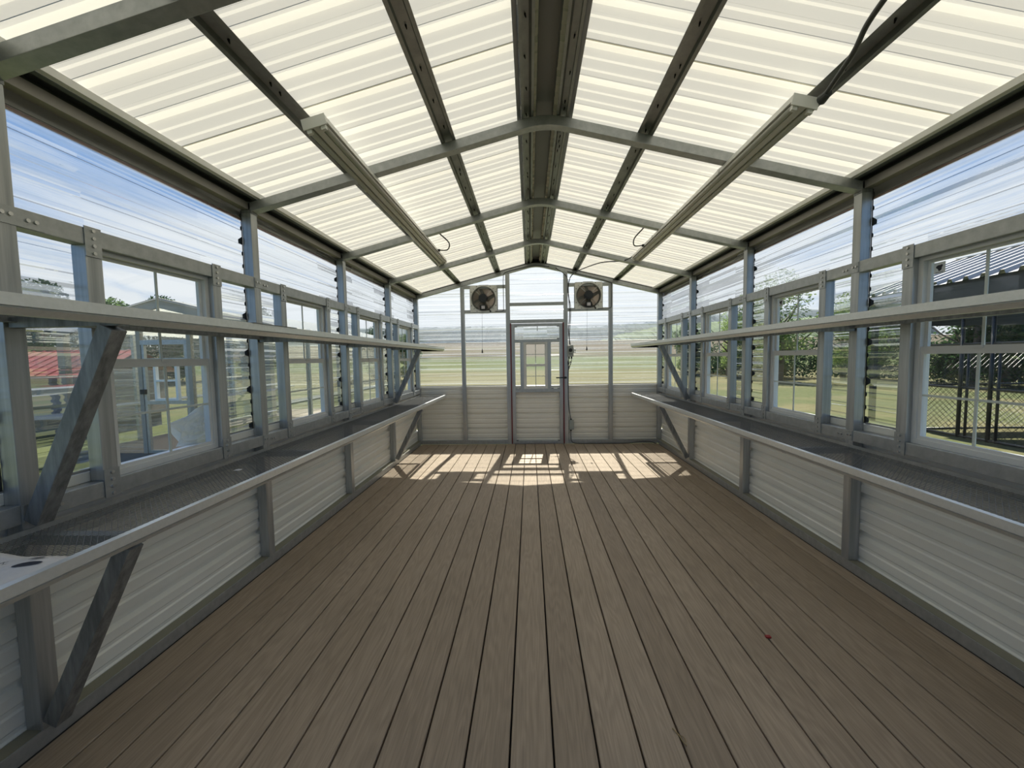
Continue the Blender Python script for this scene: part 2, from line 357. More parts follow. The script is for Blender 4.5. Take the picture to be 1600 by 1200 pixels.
def side_wall(name, s):
    w = empty(name, (XL if s < 0 else XR, 3.0, 0), kind='structure')
    xi = XL if s < 0 else XR; xo = xi+s*T
    for i, y in enumerate(PY):
        put('post', MB().box(xi, xo, y, y+T, T, 2.25 if i < 5 else 2.24), galv_v, w, bevel=0.003)
    put('base_track', MB().box(xi, xo, YB, YF, 0, T), galv, w, bevel=0.002)
    put('base_flashing', MB().box(xi+s*0.004, xo+s*0.0, YB, YF, T, T+0.0015), mat('weathered_base_plate', (0.30, 0.29, 0.22), 0.6, 0.3), w)
    for i in range(5):
        ya, yb = PY[i]+T, PY[i+1]
        for z0, z1, nm in ((1.742, 1.806, 'header_rail'), (0.773, WZ0, 'sill_rail')):
            put(nm, MB().box(xi+s*0.001, xo, ya, yb, z0, z1), galv, w, bevel=0.003)
        for so in (S1-T/2-0.0, S2):
            y = PY[i]+so+(T/2 if so < 0.5 else 0)
            put('stud', MB().box(xi+s*0.0015, xo, y, y+T, WZ0, 1.742), galv_v, w, bevel=0.003)
            for up in (True, False):
                z0, z1 = (1.700, 1.812) if up else (0.768, 0.880)
                b = MB().box(xi-s*0.003, xi, y-0.001, y+T+0.001, z0, z1)
                p = put('bracket', b, galv, w)
                for k in range(4): bolt(p, (xi-s*0.003, y+T*(0.5), z0+0.014+k*0.028), (-s, 0, 0))
    for y in PY[:5]:
        for z0, z1 in ((1.745, 1.803), (0.776, 0.833)):
            b = MB().box(xi-s*0.003, xi, y+0.004, y+T+0.075, z0, z1)
            p = put('bracket', b, galv, w)
            for q in (0.018, 0.04, 0.085, 0.108): bolt(p, (xi-s*0.003, y+q, (z0+z1)/2+(0.004 if q < .05 else -0.003)), (-s, 0, 0))
    sd = MB(); cl = MB()
    xs = xo+s*0.002
    y = YB
    for i in range(5):
        a = PY[i]+S1+T; b = PY[i]+S2
        sheet_y(sd, y, a, 0.0, ZW, xs, s); sheet_y(cl, y, a, ZW-0.03, 2.24, xs+s*0.0025, s)
        sheet_y(sd, a, b, 0.0, WZ0, xs, s); sheet_y(cl, a, b, WZ1, 2.24, xs+s*0.0025, s)
        y = b
    sheet_y(sd, y, YF+T, 0.0, ZW, xs, s); sheet_y(cl, y, YF+T, ZW-0.03, 2.24, xs+s*0.0025, s)
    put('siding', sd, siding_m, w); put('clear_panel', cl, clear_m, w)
    # top edge trim of the siding
    tb = MB(); y = YB
    for i in range(5):
        tb.box(xs-s*0.001, xs+s*0.001, y, PY[i]+S1+T, ZW-0.006, ZW+0.004); y = PY[i]+S2
    tb.box(xs-s*0.001, xs+s*0.001, y, YF+T, ZW-0.006, ZW+0.004)
    put('siding_trim', tb, mat('siding_edge', (0.33, 0.34, 0.33), 0.5), w)
    # eave fascia
    fb = MB()
    pr = [(0.0, 2.245), (0.018, 2.245), (0.018, 2.165), (0.004, 2.160), (0.0, 2.166)]
    fb.ext(pr, lambda p: (xs+s*(p[0]+0.022), YB-0.05, p[1]), lambda p: (xs+s*(p[0]+0.022), YF+T+0.05, p[1]))
    put('fascia', fb, trim_m, w)
    put('fascia_lip', MB().box(xs+s*0.020, xs+s*0.042, YB-0.05, YF+T+0.05, 2.1575, 2.1635), red_m, w)
    # eave header behind the purlin
    put('eave_beam', MB().box(xi+s*0.012, xo, YB, YF, 2.205, 2.246), trim_m, w)
    # wavy black strip beside each post, painting in the shade of the sheet gap
    for y in PY[1:]:
        pr = rib_profile(ZW, 2.2); m_ = MB()
        for (za, da), (zc, dc) in zip(pr, pr[1:]):
            m_.quad((xo-s*0.0, y-0.004, za), (xo+s*(da+0.003), y-0.004, za), (xo+s*(dc+0.003), y-0.004, zc), (xo-s*0.0, y-0.004, zc))
            m_.quad((xo-s*0.0, y-0.001, za), (xo+s*(da+0.003), y-0.001, za), (xo+s*(dc+0.003), y-0.001, zc), (xo-s*0.0, y-0.001, zc))
        pr2 = [p for p in pr]
        for (za, da), (zc, dc) in zip(pr2, pr2[1:]):
            h0 = 0.005+da*0.5; h1 = 0.005+dc*0.5
            m_.quad((xo, y-h0, za), (xo, y, za), (xo, y, zc), (xo, y-h1, zc))
        put('gap_shade_strip', m_, shade_seal_m, w)
    return w
wall_left = side_wall('wall_left', -1)
wall_right = side_wall('wall_right', 1)

def gable_sheet(mb, x0, x1, z0, z1, yo, s, cap=None):
    """corrugated sheet on an end wall, ends cut by the roof slope"""
    pr = rib_profile(z0, z1)
    for (za, da), (zc, dc) in zip(pr, pr[1:]):
        def lim(x, z):
            if cap is None: return x
            m_ = max((cap-z)/SL, 0.0); return min(max(x, XC-m_), XC+m_)
        a0, a1, c0, c1 = lim(x0, za), lim(x1, za), lim(x0, zc), lim(x1, zc)
        if a1-a0 < 1e-4 and c1-c0 < 1e-4: continue
        mb.quad((a0, yo+s*da, za), (a1, yo+s*da, za), (c1, yo+s*dc, zc), (c0, yo+s*dc, zc))
    return mb
CAPZ = 2.70
# far wall
wf = empty('wall_far', (XC, YF, 0), kind='structure')
XO0, XO1 = XL-T, XR+T
DJL, DJR = -0.346, 0.565        # outer sides of the door jambs
yo = YF+T+0.002
sd = MB(); gable_sheet(sd, XO0, DJL+0.02, 0, ZW, yo, 1); gable_sheet(sd, DJR-0.02, XO1, 0, ZW, yo, 1); put('siding', sd, siding_m, wf)
cl = MB()
gable_sheet(cl, XO0, DJL+0.02, ZW-0.03, 2.70, yo+.0025, 1, CAPZ); gable_sheet(cl, DJR-0.02, XO1, ZW-0.03, 2.70, yo+.0025, 1, CAPZ)
gable_sheet(cl, DJL+0.02, DJR-0.02, 1.82, 2.70, yo+.0025, 1, CAPZ)
def cut_fan_holes(m_):
    return m_
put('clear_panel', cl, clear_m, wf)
put('siding_trim', MB().box(XO0, DJL, yo-0.001, yo+0.001, ZW-0.006, ZW+0.006).box(DJR, XO1, yo-0.001, yo+0.001, ZW-0.006, ZW+0.006), mat('siding_edge_far', (0.33, 0.34, 0.33), 0.5), wf)
for x0 in (-1.018, 1.163):
    xm = x0+T/2
    put('post', MB().box(x0, x0+T, YF, YF+T, T, zb(xm)-0.004), galv_v, wf, bevel=0.003)
for x0, x1 in ((DJL, DJL+0.062), (DJR-0.060, DJR)):
    put('door_jamb', MB().box(x0, x1, YF, YF+T, 0.0, zb((x0+x1)/2)-0.004), galv_v, wf, bevel=0.003)
put('base_track', MB().box(XL, DJL, YF, YF+T, 0, T), galv, wf, bevel=0.002)
put('base_track', MB().box(DJR, XR, YF, YF+T, 0, T), galv, wf, bevel=0.002)
put('header', MB().box(DJL+0.062, DJR-0.060, YF+0.001, YF+T, 1.808, 1.855), galv, wf, bevel=0.002)
put('gable_rail', MB().box(DJL+0.062, DJR-0.060, YF+0.001, YF+T, 2.062, 2.105), galv, wf, bevel=0.002)
for xa, xb in ((-1.018+T, DJL), (DJR, 1.163)):
    for z in (2.326, 1.966):
        put('fan_rail', MB().box(xa, xb, YF+0.001, YF+T, z, z+0.045), galv, wf, bevel=0.002)
for x in (XL, XR):
    s = -1 if x < 0 else 1
    put('corner_trim', MB().box(x+s*T, x+s*(T-0.004), YF+0.0, YF+T, T, 2.2), mat('corner_seal', (0.06, 0.035, 0.035), 0.6), wf)
put('ground_sill', MB().box(DJL+0.062, DJR-0.06, YF, YF+T+0.03, -0.1, 0.004), galv_dark, wf)

# back wall, behind the camera, with an open doorway
wb = empty('wall_near', (XC, YB, 0), kind='structure')
sd = MB(); gable_sheet(sd, XO0, -0.42, 0, ZW, YB-0.02, -1); gable_sheet(sd, 0.63, XO1, 0, ZW, YB-0.02, -1); put('siding', sd, siding_m, wb)
cl = MB(); gable_sheet(cl, XO0, -0.42, ZW-0.03, 2.70, YB-0.02, -1, CAPZ); gable_sheet(cl, 0.63, XO1, ZW-0.03, 2.70, YB-0.02, -1, CAPZ); gable_sheet(cl, -0.42, 0.63, 1.95, 2.70, YB-0.02, -1, CAPZ)
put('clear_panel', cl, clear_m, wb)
for x0 in (-0.46, 0.61): put('door_jamb', MB().box(x0, x0+T, YB-0.015, YB+0.04, 0, zb(x0)-0.004), galv_v, wb)
put('header', MB().box(-0.46+T, 0.61, YB-0.015, YB+0.04, 1.92, 1.97), galv, wb)

# ------------------------------------------------------------------ ceiling: rafters, purlins, roofing
cg = empty('ceiling', (XC, 3.0, 2.2), kind='structure')
def rafter(y0, w=T, nm='rafter', m=galv):
    """bent square tube from eave to eave, rounded at the apex"""
    xs = [XL-T+0.003, XL+0.02]; n = 14
    R = 0.12
    xs2 = [XC-R+2*R*i/n for i in range(n+1)]
    top = []; bot = []
    def rnd(x, z, r=R):
        d = abs(x-XC)
        return z-SL*r/2*(1-(d/r))**2*1.0 if d < r else z
    line = [XL-T+0.003]+xs2+[XR+T-0.003]
    mb = MB(); 
    up = [(x, rnd(x, zt(x))) for x in line]; dn = [(x, rnd(x, zb(x))) for x in line]
    for k in range(len(line)-1):
        for ya, flip in ((y0, 0), (y0+w, 1)):
            q = [(up[k][0], ya, up[k][1]), (up[k+1][0], ya, up[k+1][1]), (dn[k+1][0], ya, dn[k+1][1]), (dn[k][0], ya, dn[k][1])]
            mb.quad(*q)
        mb.quad((up[k][0], y0, up[k][1]), (up[k+1][0], y0, up[k+1][1]), (up[k+1][0], y0+w, up[k+1][1]), (up[k][0], y0+w, up[k][1]))
        mb.quad((dn[k][0], y0, dn[k][1]), (dn[k+1][0], y0, dn[k+1][1]), (dn[k+1][0], y0+w, dn[k+1][1]), (dn[k][0], y0+w, dn[k][1]))
    for e in (0, -1):
        mb.quad((up[e][0], y0, up[e][1]), (up[e][0], y0+w, up[e][1]), (dn[e][0], y0+w, dn[e][1]), (dn[e][0], y0, dn[e][1]))
    return put(nm, mb, m, cg, weld=True, bevel=0.0025)
for i, y in enumerate(PY): rafter(y if i else PY[0])
# dark sleeve where rafter and post meet
for i, y in enumerate(PY):
    for s, xi in ((-1, XL), (1, XR)):
        mb = MB()
        a = xi-s*0.0; z1 = zt(xi)-0.002
        mb.box(xi-s*0.002, xi+s*T, y-0.001, y+T+0.001, 2.183, zb(xi)+0.01)
        put('knee_joint', mb, galv_dark, cg)
def hat(off, w, h, y0, y1, nm='purlin', m=None, screws=True):
    """open hat channel lying on the rafters, crown up; off = signed distance from the ridge line"""
    s = 1 if off > 0 else -1
    sl = math.atan(SL); ux = Vector((math.cos(sl), 0, -math.sin(sl)*1.0)) ; nx = Vector((math.sin(sl), 0, math.cos(sl)))
    if s < 0: ux = Vector((math.cos(sl), 0, math.sin(sl))); nx = Vector((-math.sin(sl), 0, math.cos(sl)))
    c = Vector((XC+off, 0, zt(XC+off)+0.001))
    t = 0.0015; fl = w*0.19
    path = [(-w/2, 0), (-w/2+fl, 0), (-w/2+fl+0.006, h), (w/2-fl-0.006, h), (w/2-fl, 0), (w/2, 0)]
    pr = path+[(a, b+t) for a, b in reversed(path)]
    def P(p, y): v = c+ux*p[0]+nx*p[1]; return (v.x, y, v.z)
    mb = MB().ext(pr, lambda p: P(p, y0), lambda p: P(p, y1))
    o = put(nm, mb, m or purlin_m, cg)
    if screws:
        sc = MB(); rng = random.Random(int(off*100)+7)
        y = y0+0.2
        while y < y1-0.05:
            q = P((rng.uniform(-0.006, 0.006), h), y); n2 = nx
            dot('screw', o, q, (s, 0, 0), lambda: MB().tube([(0, 0, 0), tuple(-n2*0.016)], [0.0045, 0.002], n=6), black_hole)
            y += RIB if rng.random() < .8 else 0.06
    return o
YR0, YR1 = YB-0.06, YF+T+0.045
for off in (-1.145, -0.560, 0.568, 1.160): hat(off, 0.088, 0.026, YR0, YR1)
for off in (-0.099, 0.101): hat(off, 0.070, 0.026, YR0, YR1)
for off in (-1.772, 1.772): hat(off, 0.10, 0.028, YR0, YR1, nm='eave_purlin', m=mat('eave_purlin_steel', (0.10, 0.11, 0.11), 0.5, 0.5), screws=False)
HR = 0.031
mb = MB()
for s in (-1, 1):
    mb.ext([(1.704, 0.0), (1.722, 0.0), (1.722, 0.002), (1.706, 0.002), (1.706, 0.028), (1.704, 0.028)], lambda p: (XC+s*p[0], YR0, 2.690-SL*p[0]+0.0015+p[1]), lambda p: (XC+s*p[0], YR1, 2.690-SL*p[0]+0.0015+p[1]))
put('eave_flashing', mb, white_m, cg)
sheet_y0s = []
y = 1.86-0.9*3
ovl = 0.034
idx = 0
while y < YR1-0.02:
    a = max(y, YR0); b = min(y+0.9+ovl, YR1)
    if b > YR0+0.05:
        for s in (-1, 1):
            mb = MB()
            pr = rib_profile(a, b, 0.225, 1.86+0.025, 0.020)
            lift = 0.0016*(idx % 2)+HR
            x0, x1 = XC+s*0.05, XC+s*1.865
            for (ya, da), (yb, db) in zip(pr, pr[1:]):
                mb.quad((x0, ya, zt(x0)+lift+da), (x1, ya, zt(x1)+lift+da), (x1, yb, zt(x1)+lift+db), (x0, yb, zt(x0)+lift+db))
            put('roof_panel', mb, roof_m, cg)
    idx += 1
    y += 0.9
# ridge cap: folded metal over the ridge
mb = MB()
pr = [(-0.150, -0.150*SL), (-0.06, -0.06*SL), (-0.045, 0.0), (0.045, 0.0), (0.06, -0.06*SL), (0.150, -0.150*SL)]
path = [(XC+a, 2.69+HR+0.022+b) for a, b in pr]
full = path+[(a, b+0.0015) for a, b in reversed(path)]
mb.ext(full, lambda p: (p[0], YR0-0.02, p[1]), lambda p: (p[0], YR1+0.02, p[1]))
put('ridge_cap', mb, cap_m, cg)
mb = MB()
for s in (-1, 1):
    mb.ext([(0.139, 0), (0.160, 0), (0.160, 0.0012), (0.139, 0.0012)], lambda p: (XC+s*p[0], YR0, 2.69+HR-0.002-SL*p[0]+p[1]), lambda p: (XC+s*p[0], YR1, 2.69+HR-0.002-SL*p[0]+p[1]))
put('ridge_flashing', mb, mat('ridge_flashing', (0.34, 0.36, 0.38), 0.4, 0.6), cg)
for yy in (YF+T+0.01, YB-0.03):
    put('ridge_closure', MB().box(XC-0.060, XC+0.060, yy, yy+0.012, 2.66, 2.742), shade_seal_m, cg)
# gable rake trim, outer
mb = MB()
for yy in (YF+T+0.026, YB-0.065):
    for s in (-1, 1):
        a = Vector((XC+s*1.86, yy, zt(XC+1.86)+0.012)); b = Vector((XC, yy, 2.69+0.012))
        mb.bar(a, b, 0.02, 0.06, up=(0, 0, 1))
put('rake_trim', mb, mat('rake_trim', (0.16, 0.15, 0.14), 0.5), cg)

# ------------------------------------------------------------------ windows
def make_window(name, w, h, depth=0.05):
    """window centred on y, bottom at z=0, inside face towards +x"""
    o = empty(name, (0, 0, 0), kind='structure')
    fw = 0.024
    mb = MB()
    mb.box(-depth, 0, -w/2, -w/2+fw, 0, h).box(-depth, 0, w/2-fw, w/2, 0, h).box(-depth, 0, -w/2+fw, w/2-fw, 0, fw).box(-depth, 0, -w/2+fw, w/2-fw, h-fw*0.8, h)
    mb.box(-depth-0.003, -depth+0.004, -w/2-0.02, w/2+0.02, -0.02, 0.0).box(-depth-0.003, -depth+0.004, -w/2-0.02, w/2+0.02, h, h+0.02)
    mb.box(-depth-0.003, -depth+0.004, -w/2-0.02, -w/2, 0.0, h).box(-depth-0.003, -depth+0.004, w/2, w/2+0.02, 0, h)
    put('window_frame', mb, vinyl_m, o)
    zm = h*0.506
    for up in (True, False):
        z0, z1 = (zm-0.018, h-fw*0.8) if up else (fw, zm+0.018)
        xo, xi = (-0.034, -0.021) if up else (-0.020, -0.006)
        sw = 0.016; b_, t_ = (0.032, 0.012) if up else (0.016, 0.036)
        ya, yb = -w/2+fw, w/2-fw
        mb = MB().box(xo, xi, ya, ya+sw, z0, z1).box(xo, xi, yb-sw, yb, z0, z1).box(xo, xi, ya+sw, yb-sw, z0, z0+b_).box(xo, xi, ya+sw, yb-sw, z1-t_, z1)
        s = put('sash', mb, vinyl_m, o)
        xm = (xo+xi)/2
        put('pane', MB().quad((xm, ya+sw, z0+b_), (xm, yb-sw, z0+b_), (xm, yb-sw, z1-t_), (xm, ya+sw, z1-t_)), glass_m, s)
        zc = (z0+b_+z1-t_)/2
        mu = MB().box(xm+0.001, xm+0.005, -0.006, 0.006, z0+b_, z1-t_).box(xm+0.001, xm+0.005, ya+sw, -0.006, zc-0.005, zc+0.005).box(xm+0.001, xm+0.005, 0.006, yb-sw, zc-0.005, zc+0.005)
        put('muntin', mu, muntin_m, s)
        if not up:
            put('sash_lock', MB().box(xi, xi+0.006, -0.02, 0.02, z1-0.012, z1-0.002), vinyl_m, s)
    return o
ww, wh = S2-S1-T, WZ1-WZ0
win = make_window('window_1', ww, wh)
n_w = 1
first = True
for s, xi in ((-1, XL), (1, XR)):
    for i in range(5):
        yc = PY[i]+S1+T+ww/2
        loc = (xi+s*0.026, yc, WZ0)
        if first: o = win; o.location = loc; first = False
        else: o = copy_tree(win, None, loc, 0 if s < 0 else math.pi)
        o.name = 'window_%d' % n_w; n_w += 1

# ------------------------------------------------------------------ far door
dr = empty('door_1', (XC, YF, 0), kind='structure')
dx0, dx1 = -0.232-0.055, 0.455+0.072
mb = MB().box(DJL+0.062-0.004, DJL+0.062+0.014, YF-0.006, YF+T-0.01, 0.005, 1.803).box(DJR-0.06-0.014, DJR-0.06+0.004, YF-0.006, YF+T-0.01, 0.005, 1.803)
put('weather_strip', mb, red_m, dr)
dxa, dxb = DJL+0.062+0.016, DJR-0.06-0.016
fy0, fy1 = YF+0.006, YF+0.050
st = 0.050
put('door_stile', MB().box(dxa, dxa+st, fy0, fy1, 0.010, 1.798), galv_v, dr, bevel=0.002)
put('door_stile', MB().box(dxb-st, dxb, fy0, fy1, 0.010, 1.798), galv_v, dr, bevel=0.002)
for z0, z1 in ((0.010, 0.046), (0.777, 0.832), (1.522, 1.565), (1.757, 1.798)):
    put('door_rail', MB().box(dxa+st, dxb-st, fy0+0.001, fy1, z0, z1), galv, dr, bevel=0.002)
wx0, wx1 = -0.090, 0.262
for a, b in ((wx0-0.052, wx0), (wx1, wx1+0.052)):
    put('door_stud', MB().box(a, b, fy0+0.001, fy1, 0.832, 1.522), galv_v, dr, bevel=0.002)
m_ = MB(); gable_sheet(m_, dxa, dxb, 0.012, ZW-0.003, fy1+0.002, 1); put('door_siding', m_, siding_m, dr)
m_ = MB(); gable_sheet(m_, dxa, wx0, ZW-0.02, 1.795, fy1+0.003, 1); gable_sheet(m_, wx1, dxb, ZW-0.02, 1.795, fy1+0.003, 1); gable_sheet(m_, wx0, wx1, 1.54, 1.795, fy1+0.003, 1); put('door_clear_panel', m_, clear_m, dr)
put('latch', MB().box(0.385, 0.545, YF-0.014, YF-0.005, 0.982, 0.999).tube([(0.40, YF-0.012, 0.990), (0.40, YF-0.03, 0.990)], 0.009).box(0.500, 0.54, YF-0.006, YF+0.004, 0.975, 1.006), black_m, dr)
mb = MB()
mb.box(0.112, 0.122, YF-0.004, YF+0.006, 1.685, 1.80)
put('header_latch', mb, galv, dr)
mb = MB()
for x, z in ((dxa+st, 1.757), (dxb-st, 1.757), (dxa+st, 0.832), (wx0-0.052, 0.832), (wx1+0.052, 0.832), (dxb-st, 0.832), (dxb-st, 1.565), (dxa+st, 0.046), (dxb-st, 0.046)):
    sx = 1 if x in (dxa+st, wx1+0.052) else -1
    mb.box(x, x+sx*0.035, fy0-0.001, fy0+0.01, z-0.006 if z < 1.7 else z-0.012, z+0.012 if z < 1.7 else z+0.006)
put('gusset', mb, galv_dark, dr)
dw = make_window('window_11', wx1-wx0, 1.522-0.832, 0.040)
dw.rotation_euler = (0, 0, -math.pi/2); dw.location = ((wx0+wx1)/2, fy0+0.004, 0.832)

# ------------------------------------------------------------------ shelves
def zigzag_mesh(width, y0, y1):
    """expanded metal: wavy strands that touch, lying flat at z=0, x from 0 to width"""
    mb = MB(); rows = 32; dx = width/rows; seg = 0.0105; hw = 0.0011; amp = dx/2
    for r in range(rows):
        xc_ = (r+0.5)*dx; sgn = 1 if r % 2 else -1
        n = int((y1-y0)/seg); i0 = len(mb.v)
        for k in range(n+1):
            x = xc_+(amp if (k % 2) else -amp)*sgn; y = y0+k*seg
            for a, z in ((-hw, 0), (hw, 0), (hw, 0.0016), (-hw, 0.0016)): mb.v.append((x+a, y, z))
        for k in range(n):
            for j in range(4):
                a = i0+k*4+j; b = i0+k*4+(j+1) % 4; mb.f.append((a, b, b+4, a+4))
    return mb
SHY0, SHY1 = YB+0.25, YF-0.004
SHW = 0.395
zz = None
def shelf(s, T_, label, group):
    """s = -1 left wall, +1 right wall; T_ = height of the front lip's top"""
    global zz
    xi = XL if s < 0 else XR
    xf = xi-s*SHW                      # outer face of the front rail
    o = empty('shelf', (xi, 3.0, T_-0.07), label, 'shelf', group)
    X = lambda d: xf+s*d               # d inwards from the front face towards the wall
    pr = [(0, T_), (0.024, T_), (0.024, T_-0.004), (0.004, T_-0.004), (0.004, T_-0.030), (0.009, T_-0.034), (0.020, T_-0.050), (0.040, T_-0.050), (0.040, T_-0.053), (0.017, T_-0.053), (0.004, T_-0.0365), (0.0085, T_-0.0345), (0.0085, T_-0.0325), (0.0, T_-0.031)]
    mb = MB().ext(pr, lambda p: (X(p[0]), SHY0, p[1]), lambda p: (X(p[0]), SHY1, p[1]))
    put('front_rail', mb, shelf_metal, o)
    # back angle against the wall
    pr = [(0, 0.0), (0.028, 0.0), (0.028, 0.003), (0.003, 0.003), (0.003, 0.038), (0, 0.038)]
    zb_ = T_-0.042
    mb = MB().ext(pr, lambda p: (xi-s*(p[0]+0.0035), SHY0, zb_+p[1]), lambda p: (xi-s*(p[0]+0.0035), SHY1, zb_+p[1]))
    put('back_rail', mb, galv if T_ < 1 else galv_dark, o)
    # mesh
    if zz is None:
        zz = bpy.data.meshes.new('shelf_mesh'); z_ = zigzag_mesh(SHW-0.035, SHY0, SHY1)
        zz.from_pydata(z_.v, [], z_.f); zz.materials.append(mesh_m)
    g = bpy.data.objects.new('wire_mesh', zz); COL.objects.link(g); g.parent = o
    LOC[g] = LOC[o]
    g.location = ((xf+0.028 if s > 0 else xi+0.004)-LOC[o].x, -3.0, T_-0.022-LOC[o].z)
    g['kind'] = 'stuff'
    for i, y in enumerate(PY[1:]+[YF-0.035]):
        if y > YF-0.1: y = YF-0.040
        put('cross_bar', MB().box(xi-s*0.004, X(0.024), y+0.010, y+0.045, T_-0.058, T_-0.025), galv if T_ < 1 else galv_dark, o)
    for y in (PY[1], PY[4]):
        a = Vector((xi-s*0.020, y+T/2, T_-0.70)); b = Vector((xi-s*0.332, y+T/2, T_-0.062))
        if T_ > 1.2: a.z = 0.775
        else: a.z = 0.075; 
        d = (b-a).normalized()
        mb = MB().bar(a, b, 0.050, 0.050, up=(0, 1, 0))
        put('brace', mb, galv_dark, o, bevel=0.003)
    return o
shelf(-1, 0.757, 'low mesh shelf with a bright lip on the left wall, white paper lying on it', 'wall shelves')
shelf(-1, 1.470, 'long upper mesh shelf crossing the left windows, dark flat plate lying on it', 'wall shelves')
shelf(1, 0.757, 'low mesh shelf with a bright lip on the right wall, below the sills', 'wall shelves')
shelf(1, 1.470, 'long upper mesh shelf crossing the windows of the right wall', 'wall shelves')

# ------------------------------------------------------------------ strip lights
SLA = math.atan(SL)
def strip_light(name, s, cxx, y0, y1, label, cord):
    o = empty(name, (cxx, y0, 2.34), label, 'light', 'tube lights under the roof')
    # local frame tilted with the roof: ux across, nx up
    if s < 0: ux = Vector((math.cos(SLA), 0, math.sin(SLA))); nx = Vector((-math.sin(SLA), 0, math.cos(SLA)))
    else: ux = Vector((math.cos(SLA), 0, -math.sin(SLA))); nx = Vector((math.sin(SLA), 0, math.cos(SLA)))
    c = Vector((cxx, 0, zb(cxx)-0.001))
    P = lambda a, b, y: tuple(c+ux*a+nx*b+Vector((0, y, 0)))
    hw = 0.053
    path = [(-hw, -0.030), (-hw, 0.0), (hw, 0.0), (hw, -0.030), (hw-0.022, -0.022), (0.018, -0.020), (0.014, -0.040), (-0.014, -0.040), (-0.018, -0.020), (-hw+0.022, -0.022)]
    mb = MB().ext(path, lambda p: P(p[0], p[1], y0), lambda p: P(p[0], p[1], y1))
    h = put('housing', mb, white_m, o)
    for ye, d in ((y0, -1), (y1, 1)):
        mb = MB().ext([(-hw-0.002, -0.046), (hw+0.002, -0.046), (hw+0.002, 0.002), (-hw-0.002, 0.002)], lambda p: P(p[0], p[1], ye), lambda p: P(p[0], p[1], ye+d*0.006))
        put('end_plate', mb, white_m, o, bevel=0.001)
        for q in (-0.033, 0.033):
            mb = MB().ext([(q-0.011, -0.060), (q+0.011, -0.060), (q+0.011, -0.018), (q-0.011, -0.018)], lambda p: P(p[0], p[1], ye-d*0.002), lambda p: P(p[0], p[1], ye-d*0.020))
            put('lamp_holder', mb, white_m, o, bevel=0.002)
    for q in (-0.033, 0.033):
        mb = MB().tube([P(q, -0.040, y0+0.02), P(q, -0.040, (y0+y1)/2), P(q, -0.040, y1-0.02)], 0.0125, n=12)
        put('lamp_tube', mb, tube_m, o, smooth=True)
    ym = (y0+y1)/2
    for yy in (y0+0.66, ym, y1-0.7):
        put('clip', MB().ext([(-hw-0.003, -0.034), (-hw+0.002, -0.034), (-hw+0.002, 0.0), (-hw-0.003, 0.0)], lambda p: P(p[0], p[1], yy), lambda p: P(p[0], p[1], yy+0.03)), white_m, o)
    put('cord', MB().tube(cord, 0.006, n=8), cord_m, o, smooth=True)
    e = Vector(cord[-1]); e2 = Vector(cord[-2]); dd = (e-e2).normalized()
    put('cord_grip', MB().tube([e-dd*0.004, e+dd*0.028], 0.013, n=10), cord_m, o)
    return o
def smooth_path(pts, n=8):
    """Catmull-Rom through the points"""
    P = [Vector(p) for p in pts]; P = [P[0]*2-P[1]]+P+[P[-1]*2-P[-2]]; out = []
    for i in range(1, len(P)-2):
        for k in range(n):
            t = k/n; a, b, c, d = P[i-1:i+3]
            out.append(0.5*((2*b)+(-a+c)*t+(2*a-5*b+4*c-d)*t*t+(-a+3*b-3*c+d)*t**3))
    out.append(P[-2]); return out
lamp_l = strip_light('strip_light', -1, -0.950, 1.815, 4.40, 'white tube light hanging under the left roof slope, end plate bare',
    smooth_path([(-0.80, PY[3]+0.06, zt(-0.80)-0.04), (-0.80, 3.72, 2.43), (-0.75, 3.85, 2.39), (-0.79, 3.97, 2.36), (-0.882, 4.02, 2.37)]))
lamp_r = strip_light('strip_light', 1, 1.178, 1.815, 4.46, 'white tube light hanging under the right roof slope, thick cable plugged into its near end',
    smooth_path([(1.02, PY[3]+0.06, zt(1.02)-0.04), (1.02, 3.72, 2.42), (0.985, 3.85, 2.38), (1.02, 3.98, 2.35), (1.110, 4.02, 2.36)]))

# cables
cb = smooth_path([(1.235, 1.795, zb(1.20)-0.012), (1.225, 1.74, 2.36), (1.20, 1.60, 2.385), (1.16, 1.48, 2.405), (1.13, 1.30, 2.42), (1.10, 1.10, 2.425), (1.08, 0.8, 2.43)])
o = put('cable', MB().tube(cb, 0.0095, n=10), cord_m, smooth=True, base=(1.2, 1.5, 2.36)); tag(o, 'thick dark cable curving up from the near end of the right tube light', 'cable')
pl = put('plug', MB().tube([(1.236, 1.770, zb(1.20)-0.010), (1.236, 1.812, zb(1.20)-0.014)], [0.015, 0.021], n=12), cord_m, o); LOC[pl] = LOC[o]
cb = smooth_path([(1.160, 4.44, 2.385), (1.11, 4.8, 2.403), (0.923, 5.2, 2.478), (0.76, 5.6, 2.500), (0.66, 5.82, 2.49), (0.60, 5.93, 2.44), (0.575, 5.955, 2.30), (0.585, 5.955, 2.1), (0.592, 5.957, 1.9), (0.575, 5.957, 1.70), (0.585, 5.957, 1.55), (0.588, 5.950, 1.475)])
o = put('cable', MB().tube(cb, 0.007, n=8), cord_m, smooth=True, base=(0.6, 5.9, 2.0)); tag(o, 'dark cable sagging from the right tube light down to the control box by the door', 'cable')
cb = smooth_path([(0.575, 5.955, 1.285), (0.570, 5.957, 1.17), (0.565, 5.957, 0.9), (0.568, 5.957, 0.6), (0.590, 5.955, 0.42), (0.600, 5.952, 0.37)])
cb2 = smooth_path([(0.598, 5.952, 0.205), (0.598, 5.955, 0.12), (0.612, 5.952, 0.035), (0.70, 5.945, 0.009), (1.0, 5.935, 0.008), (1.4, 5.935, 0.008), (1.6, 5.93, 0.030), (1.76, 5.93, 0.030), (1.83, 5.90, 0.010)])
